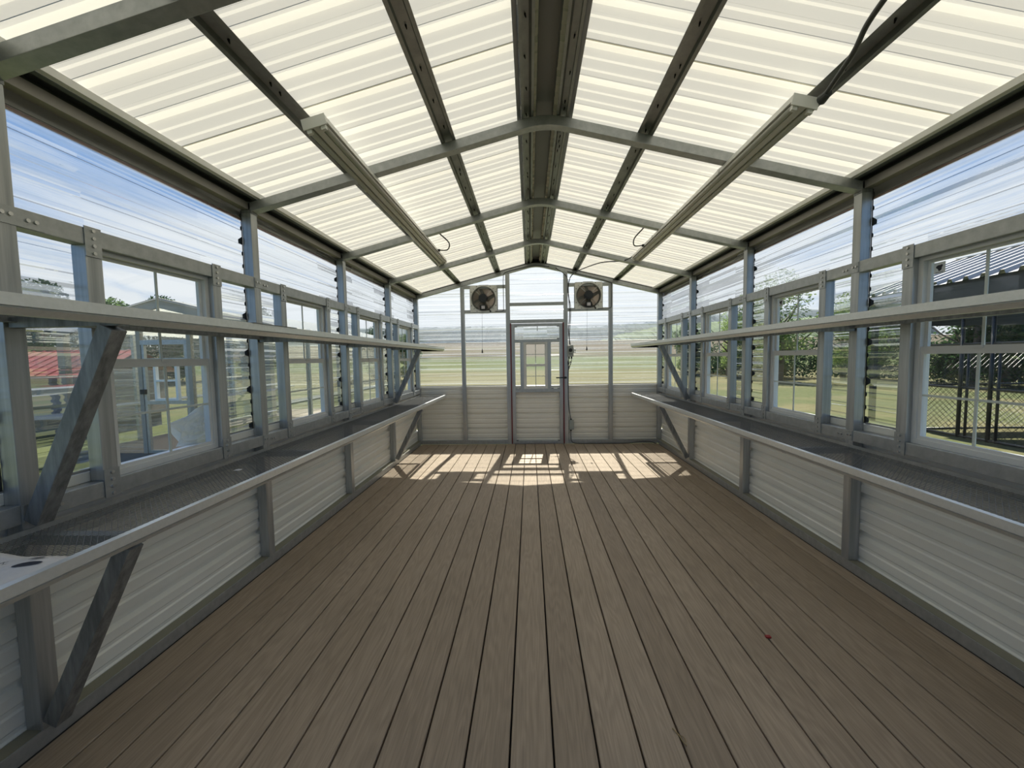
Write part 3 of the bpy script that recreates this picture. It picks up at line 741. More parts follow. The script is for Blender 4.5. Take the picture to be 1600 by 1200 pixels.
o = put('cable', MB().tube(cb, 0.006, n=8).tube(cb2, 0.006, n=8), cord_m, smooth=True, base=(0.6, 5.95, 0.3)); tag(o, 'dark cable running down beside the door and along the wall base to the right corner', 'cable')
def rz(x): return zb(x)
cb = smooth_path([(0.33, 5.955, zb(0.33)+0.024), (0.105, 5.955, 2.632), (-0.10, 5.955, zb(-.1)+0.02), (-0.34, 5.955, zb(-.34)+0.02), (-0.372, 5.955, 2.47), (-0.375, 5.955, 2.3), (-0.375, 5.955, 2.05), (-0.385, 5.95, 1.99), (-0.50, 5.95, 1.985)], 6)
o = put('cable', MB().tube(cb, 0.005, n=6), cord_m, smooth=True, base=(-0.3, 5.95, 2.5)); tag(o, 'dark cable along the gable from the junction box to the left fan', 'cable')
cb = smooth_path([(0.40, 5.955, zb(0.4)+0.024), (0.52, 5.955, 2.50), (0.565, 5.952, 2.42), (0.570, 5.95, 2.2), (0.605, 5.95, 2.05), (0.605, 5.95, 1.85), (0.585, 5.95, 1.6), (0.600, 5.95, 1.47)], 6)
o = put('cable', MB().tube(cb, 0.005, n=6), cord_m, smooth=True, base=(0.5, 5.95, 2.2)); tag(o, 'dark cable from the gable junction box down the right door jamb', 'cable')
cb = smooth_path([(0.56, 5.955, zb(0.56)+0.015), (0.9, 5.955, zb(0.9)+0.012), (1.17, 5.955, zb(1.17)+0.004), (1.20, 5.955, 2.33), (1.20, 5.955, 2.1), (1.195, 5.953, 2.01), (1.12, 5.95, 1.996), (1.0, 5.948, 1.99)], 6)
o = put('cable', MB().tube(cb, 0.005, n=6), cord_m, smooth=True, base=(1.0, 5.95, 2.2)); tag(o, 'dark cable along the right rafter and down the post to the right fan', 'cable')
jb = empty('junction_box', (0.345, 5.955, 2.58), 'small flat grey junction box on the gable rafter right of the ridge', 'junction box')
ca, sa = math.cos(SLA), math.sin(SLA)
c = Vector((0.345, 5.95, zb(0.345)+0.027))
mb = MB().bar(c-Vector((0.05*ca, 0, -0.05*sa)), c+Vector((0.05*ca, 0, -0.05*sa)), 0.030, 0.042)
put('body', mb, box_m, jb, bevel=0.003); put('knockout', MB().bar(c-Vector((0.062*ca, 0, -0.062*sa)), c+Vector((0.062*ca, 0, -0.062*sa)), 0.016, 0.016), cord_m, jb)

# control box by the door
tb = empty('thermostat', (0.60, 5.96, 1.33), 'grey thermostat box with a black dial on the right door jamb', 'thermostat')
put('housing', MB().box(0.552, 0.642, 5.925, 5.966, 1.300, 1.460), box_m, tb, bevel=0.006)
put('dial', MB().disc((0.598, 5.925, 1.395), 0.026, (0, -1, 0), n=20, t=0.014), black_m, tb, bevel=0.002)
put('name_plate', MB().box(0.572, 0.622, 5.9235, 5.925, 1.335, 1.345), mat('dial_scale', (0.12, 0.12, 0.11), 0.5), tb)
put('lid', MB().box(0.60, 0.642, 5.935, 5.966, 1.460, 1.472), white_m, tb, bevel=0.002)
sn = MB()
for k in range(3): sn.tube([(0.648+k*0.012, 5.945, 1.355), (0.648+k*0.012, 5.945, 1.425)], 0.004, n=8)
sn.tube([(0.642, 5.945, 1.37), (0.675, 5.945, 1.37)], 0.005).tube([(0.642, 5.945, 1.41), (0.675, 5.945, 1.41)], 0.005)
put('sensor_coil', sn, galv, tb)
put('cable_gland', MB().tube([(0.578, 5.945, 1.302), (0.578, 5.945, 1.268)], 0.012).tube([(0.614, 5.945, 1.302), (0.614, 5.945, 1.268)], 0.012), black_m, tb)
put('pigtail', MB().tube(smooth_path([(0.578, 5.945, 1.27), (0.560, 5.948, 1.21), (0.568, 5.948, 1.18), (0.595, 5.948, 1.23), (0.60, 5.948, 1.20), (0.575, 5.955, 1.14)]), 0.005).tube(smooth_path([(0.614, 5.945, 1.27), (0.612, 5.948, 1.23), (0.595, 5.95, 1.18), (0.570, 5.957, 1.10)]), 0.005), cord_m, tb)
ob = empty('outlet_box', (0.60, 5.96, 0.22), 'grey outlet box on the siding low beside the right door jamb', 'outlet box')
put('body', MB().box(0.568, 0.640, 5.925, 5.966, 0.215, 0.362), box_m, ob, bevel=0.008)
put('cover', MB().box(0.574, 0.634, 5.920, 5.925, 0.222, 0.355), mat('outlet_cover', (0.30, 0.34, 0.33), 0.45), ob, bevel=0.002)
put('fitting', MB().tube([(0.60, 5.95, 0.362), (0.60, 5.95, 0.378)], 0.014), black_m, ob); put('fitting', MB().tube([(0.598, 5.95, 0.215), (0.598, 5.95, 0.197)], 0.014), black_m, ob)

# ------------------------------------------------------------------ fans
def make_fan():
    o = empty('exhaust_fan', (0, 0, 0))
    W2 = 0.200; H2 = 0.195; R = 0.178
    # square plate with a round opening
    mb = MB(); n = 48; i0 = len(mb.v)
    for yy in (-0.010, -0.002):
        for k in range(n):
            a = 2*math.pi*k/n; mb.v.append((R*math.cos(a), yy, R*math.sin(a)))
        for k in range(n):
            a = 2*math.pi*k/n; ca_, sa_ = math.cos(a), math.sin(a); t = min(W2/abs(ca_) if abs(ca_) > 1e-6 else 9, H2/abs(sa_) if abs(sa_) > 1e-6 else 9)
            mb.v.append((t*ca_, yy, t*sa_))
    for k in range(n):
        j = (k+1) % n
        mb.f += [(i0+k, i0+j, i0+n+j, i0+n+k), (i0+2*n+k, i0+3*n+k, i0+3*n+j, i0+2*n+j), (i0+n+k, i0+n+j, i0+3*n+j, i0+3*n+k), (i0+k, i0+2*n+k, i0+2*n+j, i0+j)]
    put('frame_plate', mb, fan_frame_m, o)
    put('shroud', MB().disc((0, -0.010, 0), R+0.004, (0, -1, 0), n=48, r0=R-0.004, t=0.012).disc((0, 0, 0), R, (0, 1, 0), n=48, r0=R-0.004, t=0.06), mat('fan_shroud', (0.30, 0.30, 0.27), 0.4, 0.5), o)
    lv = MB()
    for k in range(7):
        z = -0.18+k*0.06
        hw_ = math.sqrt(max((R+0.016)**2-z*z, 0.001))
        lv.quad((-hw_, 0.062, z-0.027), (hw_, 0.062, z-0.027), (hw_, 0.050, z+0.032), (-hw_, 0.050, z+0.032))
    for k in range(6):
        pass
    put('shutter', lv, louvre_m, o)
    bl = []
    for k in range(4):
        a0 = math.radians(140+90*k); mb = MB(); nn = 6; mm = 8
        i0 = len(mb.v)
        for i in range(nn+1):
            r = 0.04+(R-0.02-0.04)*i/nn; half = math.radians(22+16*(i/nn)**0.8)
            for j in range(mm+1):
                t = -1+2*j/mm; a = a0+half*t+0.25*(i/nn); mb.v.append((r*math.cos(a), 0.028+0.022*t, r*math.sin(a)))
        for i in range(nn):
            for j in range(mm):
                q = i0+i*(mm+1)+j; mb.f.append((q, q+1, q+mm+2, q+mm+1))
        put('blade', mb, blade_m, o, smooth=True)
    # motor
    mo = MB().disc((-0.005, 0.005, 0.004), 0.062, (0, -1, 0), n=24, t=0.055)
    for k in range(18):
        a = 2*math.pi*k/18
        mo.bar((-0.005+0.058*math.cos(a), -0.045, 0.004+0.058*math.sin(a)), (-0.005+0.072*math.cos(a), -0.045, 0.004+0.072*math.sin(a)), 0.006, 0.010, up=(0, 1, 0))
    mo.disc((-0.005, -0.05, 0.004), 0.045, (0, -1, 0), n=20, t=0.012)
    put('motor', mo, mat('motor_black', (0.018, 0.023, 0.028), 0.4), o)
    jb_ = put('terminal_box', MB().box(-0.052, 0.044, -0.055, -0.005, -0.168, -0.094), black_m, o, bevel=0.012)
    put('rating_plate', MB().box(-0.028, 0.022, -0.0565, -0.055, -0.152, -0.108), mat('rating_plate', (0.62, 0.60, 0.64), 0.4), jb_)
    g = MB()
    for k in range(7):
        r = 0.075+k*0.0165; pts = [(r*math.cos(a), -0.022+(0.0 if k < 6 else 0.01), r*math.sin(a)) for a in [2*math.pi*j/40 for j in range(41)]]
        g.tube(pts, 0.0009, n=4, caps=False)
    for a in (45, 135, 225, 315):
        a = math.radians(a); g.tube([(0.05*math.cos(a), -0.03, 0.05*math.sin(a)), (0.215*math.cos(a), -0.012, 0.215*math.sin(a))], 0.004, n=6)
    put('wire_guard', g, galv, o)
    for x, z in [(a, b) for a in (-0.18, 0.18) for b in (-0.10, 0.10)]+[(a, b) for a in (-0.10, 0.10) for b in (-0.18, 0.18)]:
        put('screw', MB().disc((x, -0.010, z), 0.006, (0, -1, 0), n=8, t=0.004), black_m, o)
    put('lead', MB().tube(smooth_path([(0.03, -0.05, -0.15), (0.06, -0.045, -0.165), (0.085, -0.03, -0.16), (0.095, -0.02, -0.19)]), 0.006).tube([(0.088, -0.015, -0.178), (0.108, -0.015, -0.190)], 0.010), black_m, o)
    pc = put('pull_chain', MB().tube([(-0.025, -0.02, -0.19), (-0.028, -0.025, -0.60), (-0.032, -0.025, -0.735)], 0.0016, n=6), cord_m, o)
    put('pull_knob', MB().tube([(-0.032, -0.025, -0.735), (-0.032, -0.025, -0.75), (-0.032, -0.025, -0.79), (-0.032, -0.025, -0.80)], [0.003, 0.006, 0.012, 0.004], n=10), black_m, pc)
    return o
fan = make_fan(); fan.location = (-0.670, YF, 2.172)
tag(fan, 'square silver exhaust fan high on the far wall, left of the door', 'fan', 'gable exhaust fans')
fan2 = copy_tree(fan, None, (0.868, YF, 2.185)); tag(fan2, 'square silver exhaust fan high on the far wall, right of the door', 'fan')
for fx in (-0.670, 0.868):     # uprights of the fan opening
    for x in (fx-0.205, fx+0.196): put('fan_upright', MB().box(x, x+0.012, YF+0.003, YF+T-0.006, 2.011, 2.326), galv_dark, wf)

# ------------------------------------------------------------------ small things
pw = MB(); rng = random.Random(4); nx_, ny_ = 20, 24
px0, px1, py0, py1 = -1.575, -1.292, 0.62, 1.058
def hgt(u, v): return 0.737+0.008+0.006*math.sin(9*u+2.2*v)*math.sin(7*v+1)+0.004*math.sin(21*v-6*u)
for i in range(nx_+1):
    for j in range(ny_+1):
        u, v = i/nx_, j/ny_; x = px0+(px1-px0)*u; y = py0+(py1-py0)*v+0.008*math.sin(8*u)-0.03*max(0, u-0.85)/0.15*(v > .9)
        pw.v.append((x, y, hgt(u, v)))
for i in range(nx_):
    for j in range(ny_):
        a = i*(ny_+1)+j; pw.f.append((a, a+1, a+ny_+2, a+ny_+1))
pp = put('paper_sack', pw, paper_m, smooth=True, base=(-1.42, 0.85, 0.738)); tag(pp, 'flat white paper sack with dark oval marks on the low left shelf', 'paper')
so = pp.modifiers.new('thick', 'SOLIDIFY'); so.thickness = 0.002
ink = mat('printed_ink', (0.03, 0.03, 0.04), 0.7)
mk = MB()
for cxm, cym, a, b, rot in ((-1.37, 0.995, 0.030, 0.009, 0.5), (-1.385, 1.028, 0.018, 0.006, 0.4), (-1.45, 0.90, 0.030, 0.010, 0.5), (-1.52, 0.86, 0.02, 0.008, 0.3), (-1.34, 0.80, 0.03, 0.01, 0.3)):
    pts = []
    for k in range(16):
        t = 2*math.pi*k/16; x = cxm+a*math.cos(t)*math.cos(rot)-b*math.sin(t)*math.sin(rot); y = cym+a*math.cos(t)*math.sin(rot)+b*math.sin(t)*math.cos(rot)
        pts.append((x, y, hgt((x-px0)/(px1-px0), (y-py0)/(py1-py0))+0.0022))
    put('printed_mark', MB().quad(*pts), ink, pp)
fp = MB(); fp.box(-1.42, -1.262, 1.80, 2.14, 1.4702, 1.4722)
q = put('flat_plate', fp, mat('dark_metal_plate', (0.15, 0.14, 0.13), 0.5, 0.3), base=(-1.34, 1.97, 1.4702)); tag(q, 'thin dark flat plate lying on the upper left shelf', 'plate')
# crumpled paper outside the first left window
cr = MB(); rng = random.Random(11)
outl = [(1.93, 0.985), (2.00, 1.015), (2.07, 1.045), (2.13, 1.07), (2.145, 1.03), (2.15, 0.98), (2.155, 0.945), (2.135, 0.90), (2.155, 0.862), (2.08, 0.852), (2.00, 0.858), (1.965, 0.862), (1.955, 0.89), (1.945, 0.93)]
cy_, cz_ = 2.06, 0.945
i0 = len(cr.v); rings = 7; n = len(outl)
cr.v.append((-1.800, cy_, cz_))
for r in range(1, rings+1):
    for k, (y, z) in enumerate(outl):
        t = r/rings; cr.v.append((-1.80+0.13*(y-cy_)*t+0.018*math.sin(k*2.3+r*1.7)*t+rng.uniform(-0.010, 0.010), cy_+(y-cy_)*t, cz_+(z-cz_)*t))
for k in range(n): cr.f.append((0, 1+k, 1+(k+1) % n))
for r in range(rings-1):
    for k in range(n):
        a = 1+r*n+k; b = 1+r*n+(k+1) % n; cr.f.append((a, b, b+n, a+n))
q = put('crumpled_paper', cr, translucent_mat('thin_white_paper', (0.95, 0.94, 0.91), 0.35), base=(-1.80, 2.05, 0.852)); q.modifiers.new('thick', 'SOLIDIFY').thickness = 0.002
tag(q, 'crumpled white paper standing outside the nearest left window', 'paper')
q = put('outer_sill', MB().box(-1.745, -1.84, PY[1]+S1+T, PY[1]+S2, 0.838, 0.850), vinyl_m, wall_left)
q = put('red_scrap', MB().box(1.055, 1.078, 1.79, 1.806, 0.0005, 0.008), mat('red_plastic', (0.30, 0.02, 0.02), 0.4), base=(1.067, 1.8, 0), bevel=0.003); tag(q, 'tiny red scrap lying on the deck to the right', 'scrap')
q = put('twig', MB().tube(smooth_path([(0.475, 1.33, 0.003), (0.487, 1.305, 0.004), (0.492, 1.285, 0.003), (0.500, 1.268, 0.003)]), 0.0018, n=6).tube(smooth_path([(0.487, 1.305, 0.004), (0.500, 1.295, 0.006), (0.503, 1.28, 0.004)]), 0.0012, n=5), mat('dry_stalk', (0.30, 0.22, 0.10), 0.8), base=(0.488, 1.3, 0)); tag(q, 'tiny dry twig lying across a deck board joint', 'twig')
q = put('label_scrap', MB().box(-1.525, -1.495, 1.955, 1.985, 0.7370, 0.7382), paper_m, base=(-1.51, 1.97, 0.737)); tag(q, 'tiny white scrap on the mesh of the low left shelf', 'scrap')
# square stickers on the right-hand upper panes: white with a dark blob emblem
def sticker(y, label):
    x = XR+0.0515; z = 1.652
    o = put('window_sticker', MB().box(x-0.0012, x-0.0006, y-0.026, y+0.026, z, z+0.052), translucent_mat('sticker_white', (0.85, 0.85, 0.83), 0.4), base=(x, y, z)); tag(o, label, 'sticker', 'square stickers on the right windows')
    e = MB(); pts = []
    for k in range(14):
        t = 2*math.pi*k/14; r = 0.014*(1+0.25*math.sin(3*t+0.5)+0.1*math.cos(5*t)); pts.append((x-0.0016, y+r*math.cos(t), z+0.028+r*math.sin(t)))
    e.quad(*pts); put('emblem', e, ink, o)
    put('caption', MB().box(x-0.0016, x-0.0013, y-0.018, y+0.018, z+0.005, z+0.008), mat('caption_ink', (0.25, 0.25, 0.27), 0.6), o)
sticker(PY[1]+S2-0.076, 'white square sticker with a dark emblem on the nearest right window')
sticker(PY[2]+S2-0.076, 'white square sticker with a dark emblem on the second right window')

# ------------------------------------------------------------------ outside: ground
GZ = -0.45
def ground_mat():
    m = bpy.data.materials.new('grass_field'); m.use_nodes = True; nt = m.node_tree; n = nt.nodes; l = nt.links
    b = n['Principled BSDF']; b.inputs['Roughness'].default_value = 0.95; b.inputs['Specular IOR Level'].default_value = 0.1
    tc = n.new('ShaderNodeTexCoord'); sp = n.new('ShaderNodeSeparateXYZ'); l.new(tc.outputs['Object'], sp.inputs[0])
    n1 = n.new('ShaderNodeTexNoise'); n1.inputs['Scale'].default_value = 0.35; n1.inputs['Detail'].default_value = 8; l.new(tc.outputs['Object'], n1.inputs['Vector'])
    n2 = n.new('ShaderNodeTexNoise'); n2.inputs['Scale'].default_value = 6; n2.inputs['Detail'].default_value = 6; n2.inputs['Roughness'].default_value = 0.75; l.new(tc.outputs['Object'], n2.inputs['Vector'])
    def mix(fac, a, b_):
        x = n.new('ShaderNodeMix'); x.data_type = 'RGBA'; l.new(fac, x.inputs[0])
        for i, v in ((6, a), (7, b_)):
            if isinstance(v, tuple): x.inputs[i].default_value = (*v, 1)
            else: l.new(v, x.inputs[i])
        return x.outputs[2]
    def mr(src, a0, a1, b0=0, b1=1):
        x = n.new('ShaderNodeMapRange'); l.new(src, x.inputs[0]); x.inputs[1].default_value = a0; x.inputs[2].default_value = a1; x.inputs[3].default_value = b0; x.inputs[4].default_value = b1; return x.outputs[0]
    def add(a, b_, k):
        mu = n.new('ShaderNodeMath'); mu.operation = 'MULTIPLY_ADD'; l.new(b_, mu.inputs[0]); mu.inputs[1].default_value = k; l.new(a, mu.inputs[2]); return mu.outputs[0]
    green = mix(mr(n2.outputs[0], 0.35, 0.65), (0.050, 0.062, 0.022), (0.092, 0.100, 0.040))
    dry = mix(mr(n2.outputs[0], 0.35, 0.65), (0.088, 0.080, 0.036), (0.135, 0.124, 0.060))
    base = mix(mr(n1.outputs[0], 0.50, 0.64), green, dry)
    yy = add(sp.outputs[1], n1.outputs[0], 6.0)
    base = mix(mr(yy, 22, 30), base, dry)
    base = mix(mr(yy, 41, 45), base, (0.068, 0.084, 0.028))
    base = mix(mr(yy, 62, 70), base, (0.084, 0.070, 0.048))
    l.new(base, b.inputs['Base Color'])
    return m
gm = MB(); rng = random.Random(2)
ys = [-30, -10, 0, 4, 8, 12, 16, 20, 25, 30, 36, 42, 50, 60, 70, 80, 95, 110, 130, 150, 175, 200, 260, 420]
xs = [-400, -200, -120, -90, -70, -50, -35, -24, -16, -10, -6, -3, 0, 3, 6, 10, 16, 24, 35, 50, 70, 90, 120, 200, 400]
def gz(x, y):
    z = GZ
    if y > 30: z += (min(y, 195)-30)*0.058
    return z+(0.05*math.sin(x*0.4)*math.cos(y*0.3) if (abs(x) > 5 or y > 9) else 0)
for y in ys:
    for x in xs: gm.v.append((x, y, gz(x, y)))
nn = len(xs)
for j in range(len(ys)-1):
    for i in range(nn-1): a = j*nn+i; gm.f.append((a, a+1, a+nn+1, a+nn))
q = put('ground', gm, ground_mat(), smooth=True); q['kind'] = 'structure'
# pale road across the field
rd = MB()
for x0, x1 in zip(xs, xs[1:]): rd.quad((x0, 172, gz(x0, 175)+0.25), (x1, 172, gz(x1, 175)+0.25), (x1, 186, gz(x1, 186)+0.3), (x0, 186, gz(x0, 186)+0.3))
q = put('road', rd, mat('pale_road', (0.55, 0.55, 0.52), 0.9)); q['kind'] = 'structure'
# wooded ridges
def ridge(name, pts, y, depth, m, seed, label):
    mb = MB(); rng = random.Random(seed); n = len(pts); fine = []
    for (xa, ha), (xb, hb) in zip(pts, pts[1:]):
        for k in range(24):
            t = k/24; fine.append((xa+(xb-xa)*t, ha+(hb-ha)*t))
    fine.append(pts[-1])
    cols = 5
    for x, h in fine:
        hh = h+rng.uniform(-0.8, 0.8)
        for c in range(cols):
            t = c/(cols-1); mb.v.append((x+rng.uniform(-1, 1), y+depth*t+rng.uniform(-2, 2), 6+(hh-6)*math.sin(t*math.pi/2)))
    for i in range(len(fine)-1):
        for c in range(cols-1): a = i*cols+c; mb.f.append((a, a+cols, a+cols+1, a+1))
    q = put(name, mb, m, smooth=False); tag(q, label, 'trees', kind='stuff'); return q
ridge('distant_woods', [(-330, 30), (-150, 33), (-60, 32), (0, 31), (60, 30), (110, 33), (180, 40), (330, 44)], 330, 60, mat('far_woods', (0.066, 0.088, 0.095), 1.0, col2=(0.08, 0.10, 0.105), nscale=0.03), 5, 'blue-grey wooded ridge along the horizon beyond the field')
ridge('distant_hill', [(35, 8), (60, 16), (85, 21), (130, 24), (190, 26)], 235, 50, mat('green_hill', (0.095, 0.13, 0.07), 1.0, col2=(0.12, 0.155, 0.08), nscale=0.05), 8, 'green hill rising at the right behind the field')

# ------------------------------------------------------------------ trees
def make_tree(name, h, r, leaves, m, seed, leaf=0.16, blobs=9, base=0.3):
    rng = random.Random(seed)
    o = empty(name, (0, 0, 0))
    tr = MB().tube([(0, 0, 0), (0.05*h*rng.uniform(-.5, .5), 0, h*0.3), (0.0, 0.03*h, h*0.7)], [0.035*h, 0.025*h, 0.008*h], n=7)
    for k in range(6):
        a = rng.uniform(0, 6.28); z = h*rng.uniform(0.25, 0.6)
        tr.tube([(0, 0, z), (r*0.5*math.cos(a), r*0.5*math.sin(a), z+h*0.15), (r*0.8*math.cos(a), r*0.8*math.sin(a), z+h*0.27)], [0.012*h, 0.007*h, 0.003*h], n=5)
    put('trunk', tr, bark_m, o)
    cs = []
    for k in range(blobs):
        t = rng.uniform(base+0.08, 0.92); a = rng.uniform(0, 6.28); rr = r*rng.uniform(0.15, 0.72)*math.sin(math.pi*min(1, (t-base)/(1-base)*0.85+0.12))
        cs.append((rr*math.cos(a), rr*math.sin(a), h*t, r*rng.uniform(0.28, 0.5)))
    lf = MB()
    for k in range(leaves):
        cx_, cy2, cz2, cr_ = cs[k % blobs]
        d = Vector((rng.gauss(0, 1), rng.gauss(0, 1), rng.gauss(0, 1))).normalized()*cr_*(rng.random()**0.4)
        p = Vector((cx_, cy2, cz2))+d
        u = Vector((rng.gauss(0, 1), rng.gauss(0, 1), rng.gauss(0, 1))).normalized(); v = u.orthogonal().normalized()
        s = leaf*rng.uniform(0.6, 1.3)
        lf.quad(p-u*s, p+v*s*0.5, p+u*s, p-v*s*0.5)
    put('foliage', lf, m, o)
    return o
tA = make_tree('tree', 7.5, 3.0, 9000, leaf_a, 1, 0.15, 16, 0.10)
tB = make_tree('tree', 6.5, 2.6, 6000, leaf_b, 2, 0.10, 12, 0.2)
tC = make_tree('tree', 8.0, 3.2, 9000, leaf_c, 3, 0.16, 16, 0.06)
used = {}
def place(t, x, y, rot, sc, label, group):
    if t not in used: o = t; used[t] = 1; o.location = (x, y, gz(x, y)-0.1); o.rotation_euler = (0, 0, rot)
    else: o = copy_tree(t, None, (x, y, gz(x, y)-0.1), rot)
    o.scale = (sc, sc, sc); tag(o, label, 'tree', group)
GL = 'trees beyond the left wall'; GR = 'trees beyond the right wall'
place(tC, -38, 30, 0.3, 0.98, 'tall dark tree at the left edge of the far left treeline, above the red roof', GL)
place(tA, -33.5, 31, 1.3, 0.96, 'bushy dark tree seen just left of the nearest left window', GL)
place(tC, -31.3, 33, 2.3, 0.86, 'dark tree seen at the left side of the nearest left window', GL)
place(tA, -28.6, 34, 4.0, 0.85, 'dark tree in the middle of the nearest left window, left of the gable peak', GL)
place(tC, -26.0, 38, 5.0, 0.78, 'low dark tree just behind the gable peak of the neighbouring greenhouse', GL)
place(tC, -12.9, 33, 1.0, 0.52, 'round dark tree seen through the third left window', GL)
place(tA, -10.3, 33, 2.0, 0.52, 'round dark tree seen through the fourth left window', GL)
place(tB, 16.3, 27, 0.0, 1.02, 'airy light green tree at the left side of the second right window', GR)
place(tA, 17.6, 30, 2.2, 0.55, 'dark bushy tree low behind the airy tree on the right', GR)
place(tB, 19.6, 26, 1.4, 0.78, 'light green tree at the right side of the second right window', GR)
place(tB, 15.0, 31, 2.6, 0.72, 'light green tree filling the third right window', GR)
place(tA, 13.4, 34.5, 0.7, 0.58, 'green tree seen through the farthest right window', GR)
place(tA, 22.5, 27, 5.2, 0.62, 'green tree in the gap right of the second right window', GR)
place(tC, 21.0, 20.0, 3.1, 0.66, 'dark bushy tree behind the chain-link kennel, its left one', GR)
place(tC, 25.0, 20.5, 0.9, 0.66, 'dark bushy tree behind the chain-link kennel, its right one', GR)
place(tA, 22.9, 20.3, 4.4, 0.60, 'green tree between the two dark trees behind the kennel', GR)
# tangled hedgerow along the right side
hb = MB(); rng = random.Random(21)
line = [(14.8, 37), (16, 33), (18, 31), (20.5, 29), (23, 24), (24, 18), (25.5, 12), (26, 5)]
for k in range(16000):
    t = rng.random()*(len(line)-1); i = int(t); f = t-i
    x = line[i][0]*(1-f)+line[i+1][0]*f+rng.gauss(0, 0.7); y = line[i][1]*(1-f)+line[i+1][1]*f+rng.gauss(0, 0.7)
    top = 2.0+0.7*math.sin(t*5)+0.4*math.sin(t*17)
    z = GZ+0.1+top*rng.random()**0.8
    u = Vector((rng.gauss(0, 1), rng.gauss(0, 1), rng.gauss(0, 1))).normalized(); v = u.orthogonal().normalized(); sz = 0.13*rng.uniform(0.6, 1.3); p = Vector((x, y, z))
    hb.quad(p-u*sz, p+v*sz*0.5, p+u*sz, p-v*sz*0.5)
q = put('hedgerow', hb, leaf_c, base=(20, 28, GZ)); tag(q, 'dark tangled hedgerow along the field edge beyond the right wall', 'hedge', kind='stuff')

# ------------------------------------------------------------------ neighbouring greenhouse, left
ng = empty('neighbouring_greenhouse', (-6.2, 6.6, GZ), 'second pale greenhouse with a gable and white roof seen through the left windows', 'greenhouse')
beige = mat('beige_trim', (0.40, 0.36, 0.29), 0.6)
npanel = clear_mat('neighbour_clear_panel', (0.88, 0.9, 0.86), (0.78, 0.78, 0.72), 0.22, 0.6, 0.15, streak=0.15)
nroof = translucent_mat('neighbour_white_roof', (0.85, 0.84, 0.78), 0.3)
gx0, gx1, gxc, gy0, gy1, gzf, gze, gzr = -8.05, -4.42, -6.23, 6.6, 12.8, -0.25, 1.88, 2.33
m_ = MB()
def zroof(x): return gzr-(gzr-gze)*abs(x-gxc)/(gx1-gxc)
pr = rib_profile(gzf, gzr, 0.2286, 0)
for (za, da), (zc, dc) in zip(pr, pr[1:]):
    for yy, s in ((gy0, -1), (gy1, 1)):
        for xa, xb in (((gx0, gxc-0.42), (gxc+0.42, gx1)) if zc < 1.65 else ((gx0, gx1),)):
            def lim(x, z): k = (gx1-gxc)*max(0, min(1, (gzr-z)/(gzr-gze))); return min(max(x, gxc-k), gxc+k)
            m_.quad((lim(xa, za), yy+s*da, za), (lim(xb, za), yy+s*da, za), (lim(xb, zc), yy+s*dc, zc), (lim(xa, zc), yy+s*dc, zc))
for (za, da), (zc, dc) in zip(*(lambda p: (p, p[1:]))(rib_profile(gzf, gze, 0.2286, 0))):
    for xx, s in ((gx0, -1), (gx1, 1)): m_.quad((xx+s*da, gy0, za), (xx+s*da, gy1, za), (xx+s*dc, gy1, zc), (xx+s*dc, gy0, zc))
put('clear_panel', m_, npanel, ng)
for s, xe in ((-1, gx0), (1, gx1)):
    rf = MB(); pr = rib_profile(gy0-0.1, gy1+0.1, 0.2286, 0)
    for (ya, da), (yb, db) in zip(pr, pr[1:]):
        rf.quad((gxc, ya, gzr+0.05+da), (xe+s*0.12, ya, zroof(xe+s*0.12)+0.05+da), (xe+s*0.12, yb, zroof(xe+s*0.12)+0.05+db), (gxc, yb, gzr+0.05+db))
    put('roof', rf, nroof, ng)
for s, xe in ((-1, gx0), (1, gx1)):
    put('gable_trim', MB().bar((gxc-s*0.0, gy0-0.05, gzr-0.01), (xe+s*0.1, gy0-0.05, zroof(xe+s*0.1)-0.01), 0.04, 0.17), beige, ng)
    put('corner_post', MB().box(xe-0.06, xe+0.06, gy0-0.045, gy0+0.06, gzf, zroof(xe)), beige, ng)
for x in (gxc-0.47, gxc+0.42): put('door_jamb', MB().box(x, x+0.07, gy0-0.03, gy0+0.04, gzf, zroof(x)), beige, ng)
put('door_header', MB().box(gxc-0.40, gxc+0.42, gy0-0.03, gy0+0.04, 1.62, 1.70), galv, ng)
nd = put('door', MB().box(gxc-0.40, gxc-0.35, gy0-0.02, gy0+0.03, gzf, 1.62).box(gxc+0.37, gxc+0.42, gy0-0.02, gy0+0.03, gzf, 1.62).box(gxc-0.35, gxc+0.37, gy0-0.02, gy0+0.03, 0.60, 0.66).box(gxc-0.35, gxc+0.37, gy0-0.02, gy0+0.03, 1.34, 1.39).box(gxc-0.35, gxc+0.37, gy0-0.02, gy0+0.03, gzf, gzf+0.05), galv, ng)
put('door_window', MB().box(gxc-0.19, gxc-0.15, gy0-0.04, gy0+0.02, 0.66, 1.34).box(gxc+0.19, gxc+0.23, gy0-0.04, gy0+0.02, 0.66, 1.34).box(gxc-0.15, gxc+0.19, gy0-0.04, gy0+0.02, 0.66, 0.70).box(gxc-0.15, gxc+0.19, gy0-0.04, gy0+0.02, 1.30, 1.34).box(gxc-0.15, gxc+0.19, gy0-0.04, gy0+0.02, 0.99, 1.02), white_m, nd)
put('door_handle', MB().box(gxc-0.42, gxc-0.34, gy0-0.07, gy0-0.02, 0.78, 0.86), black_m, nd)
for x in (gxc-1.15, gxc+1.1): put('post', MB().box(x, x+0.06, gy0, gy0+0.06, gzf, zroof(x)-0.05), galv, ng)
for k in range(1, 6):
    y = gy0+(gy1-gy0)*k/5.0
    for x in (gx0, gx1): put('post', MB().box(x-0.03, x+0.03, y-0.03, y+0.03, gzf, gze), galv, ng)
for x in (gx0+0.2, gx1-0.2): put('bench', MB().box(x-0.2, x+0.2, gy0+0.1, gy1-0.1, 0.50, 0.53), galv, ng)
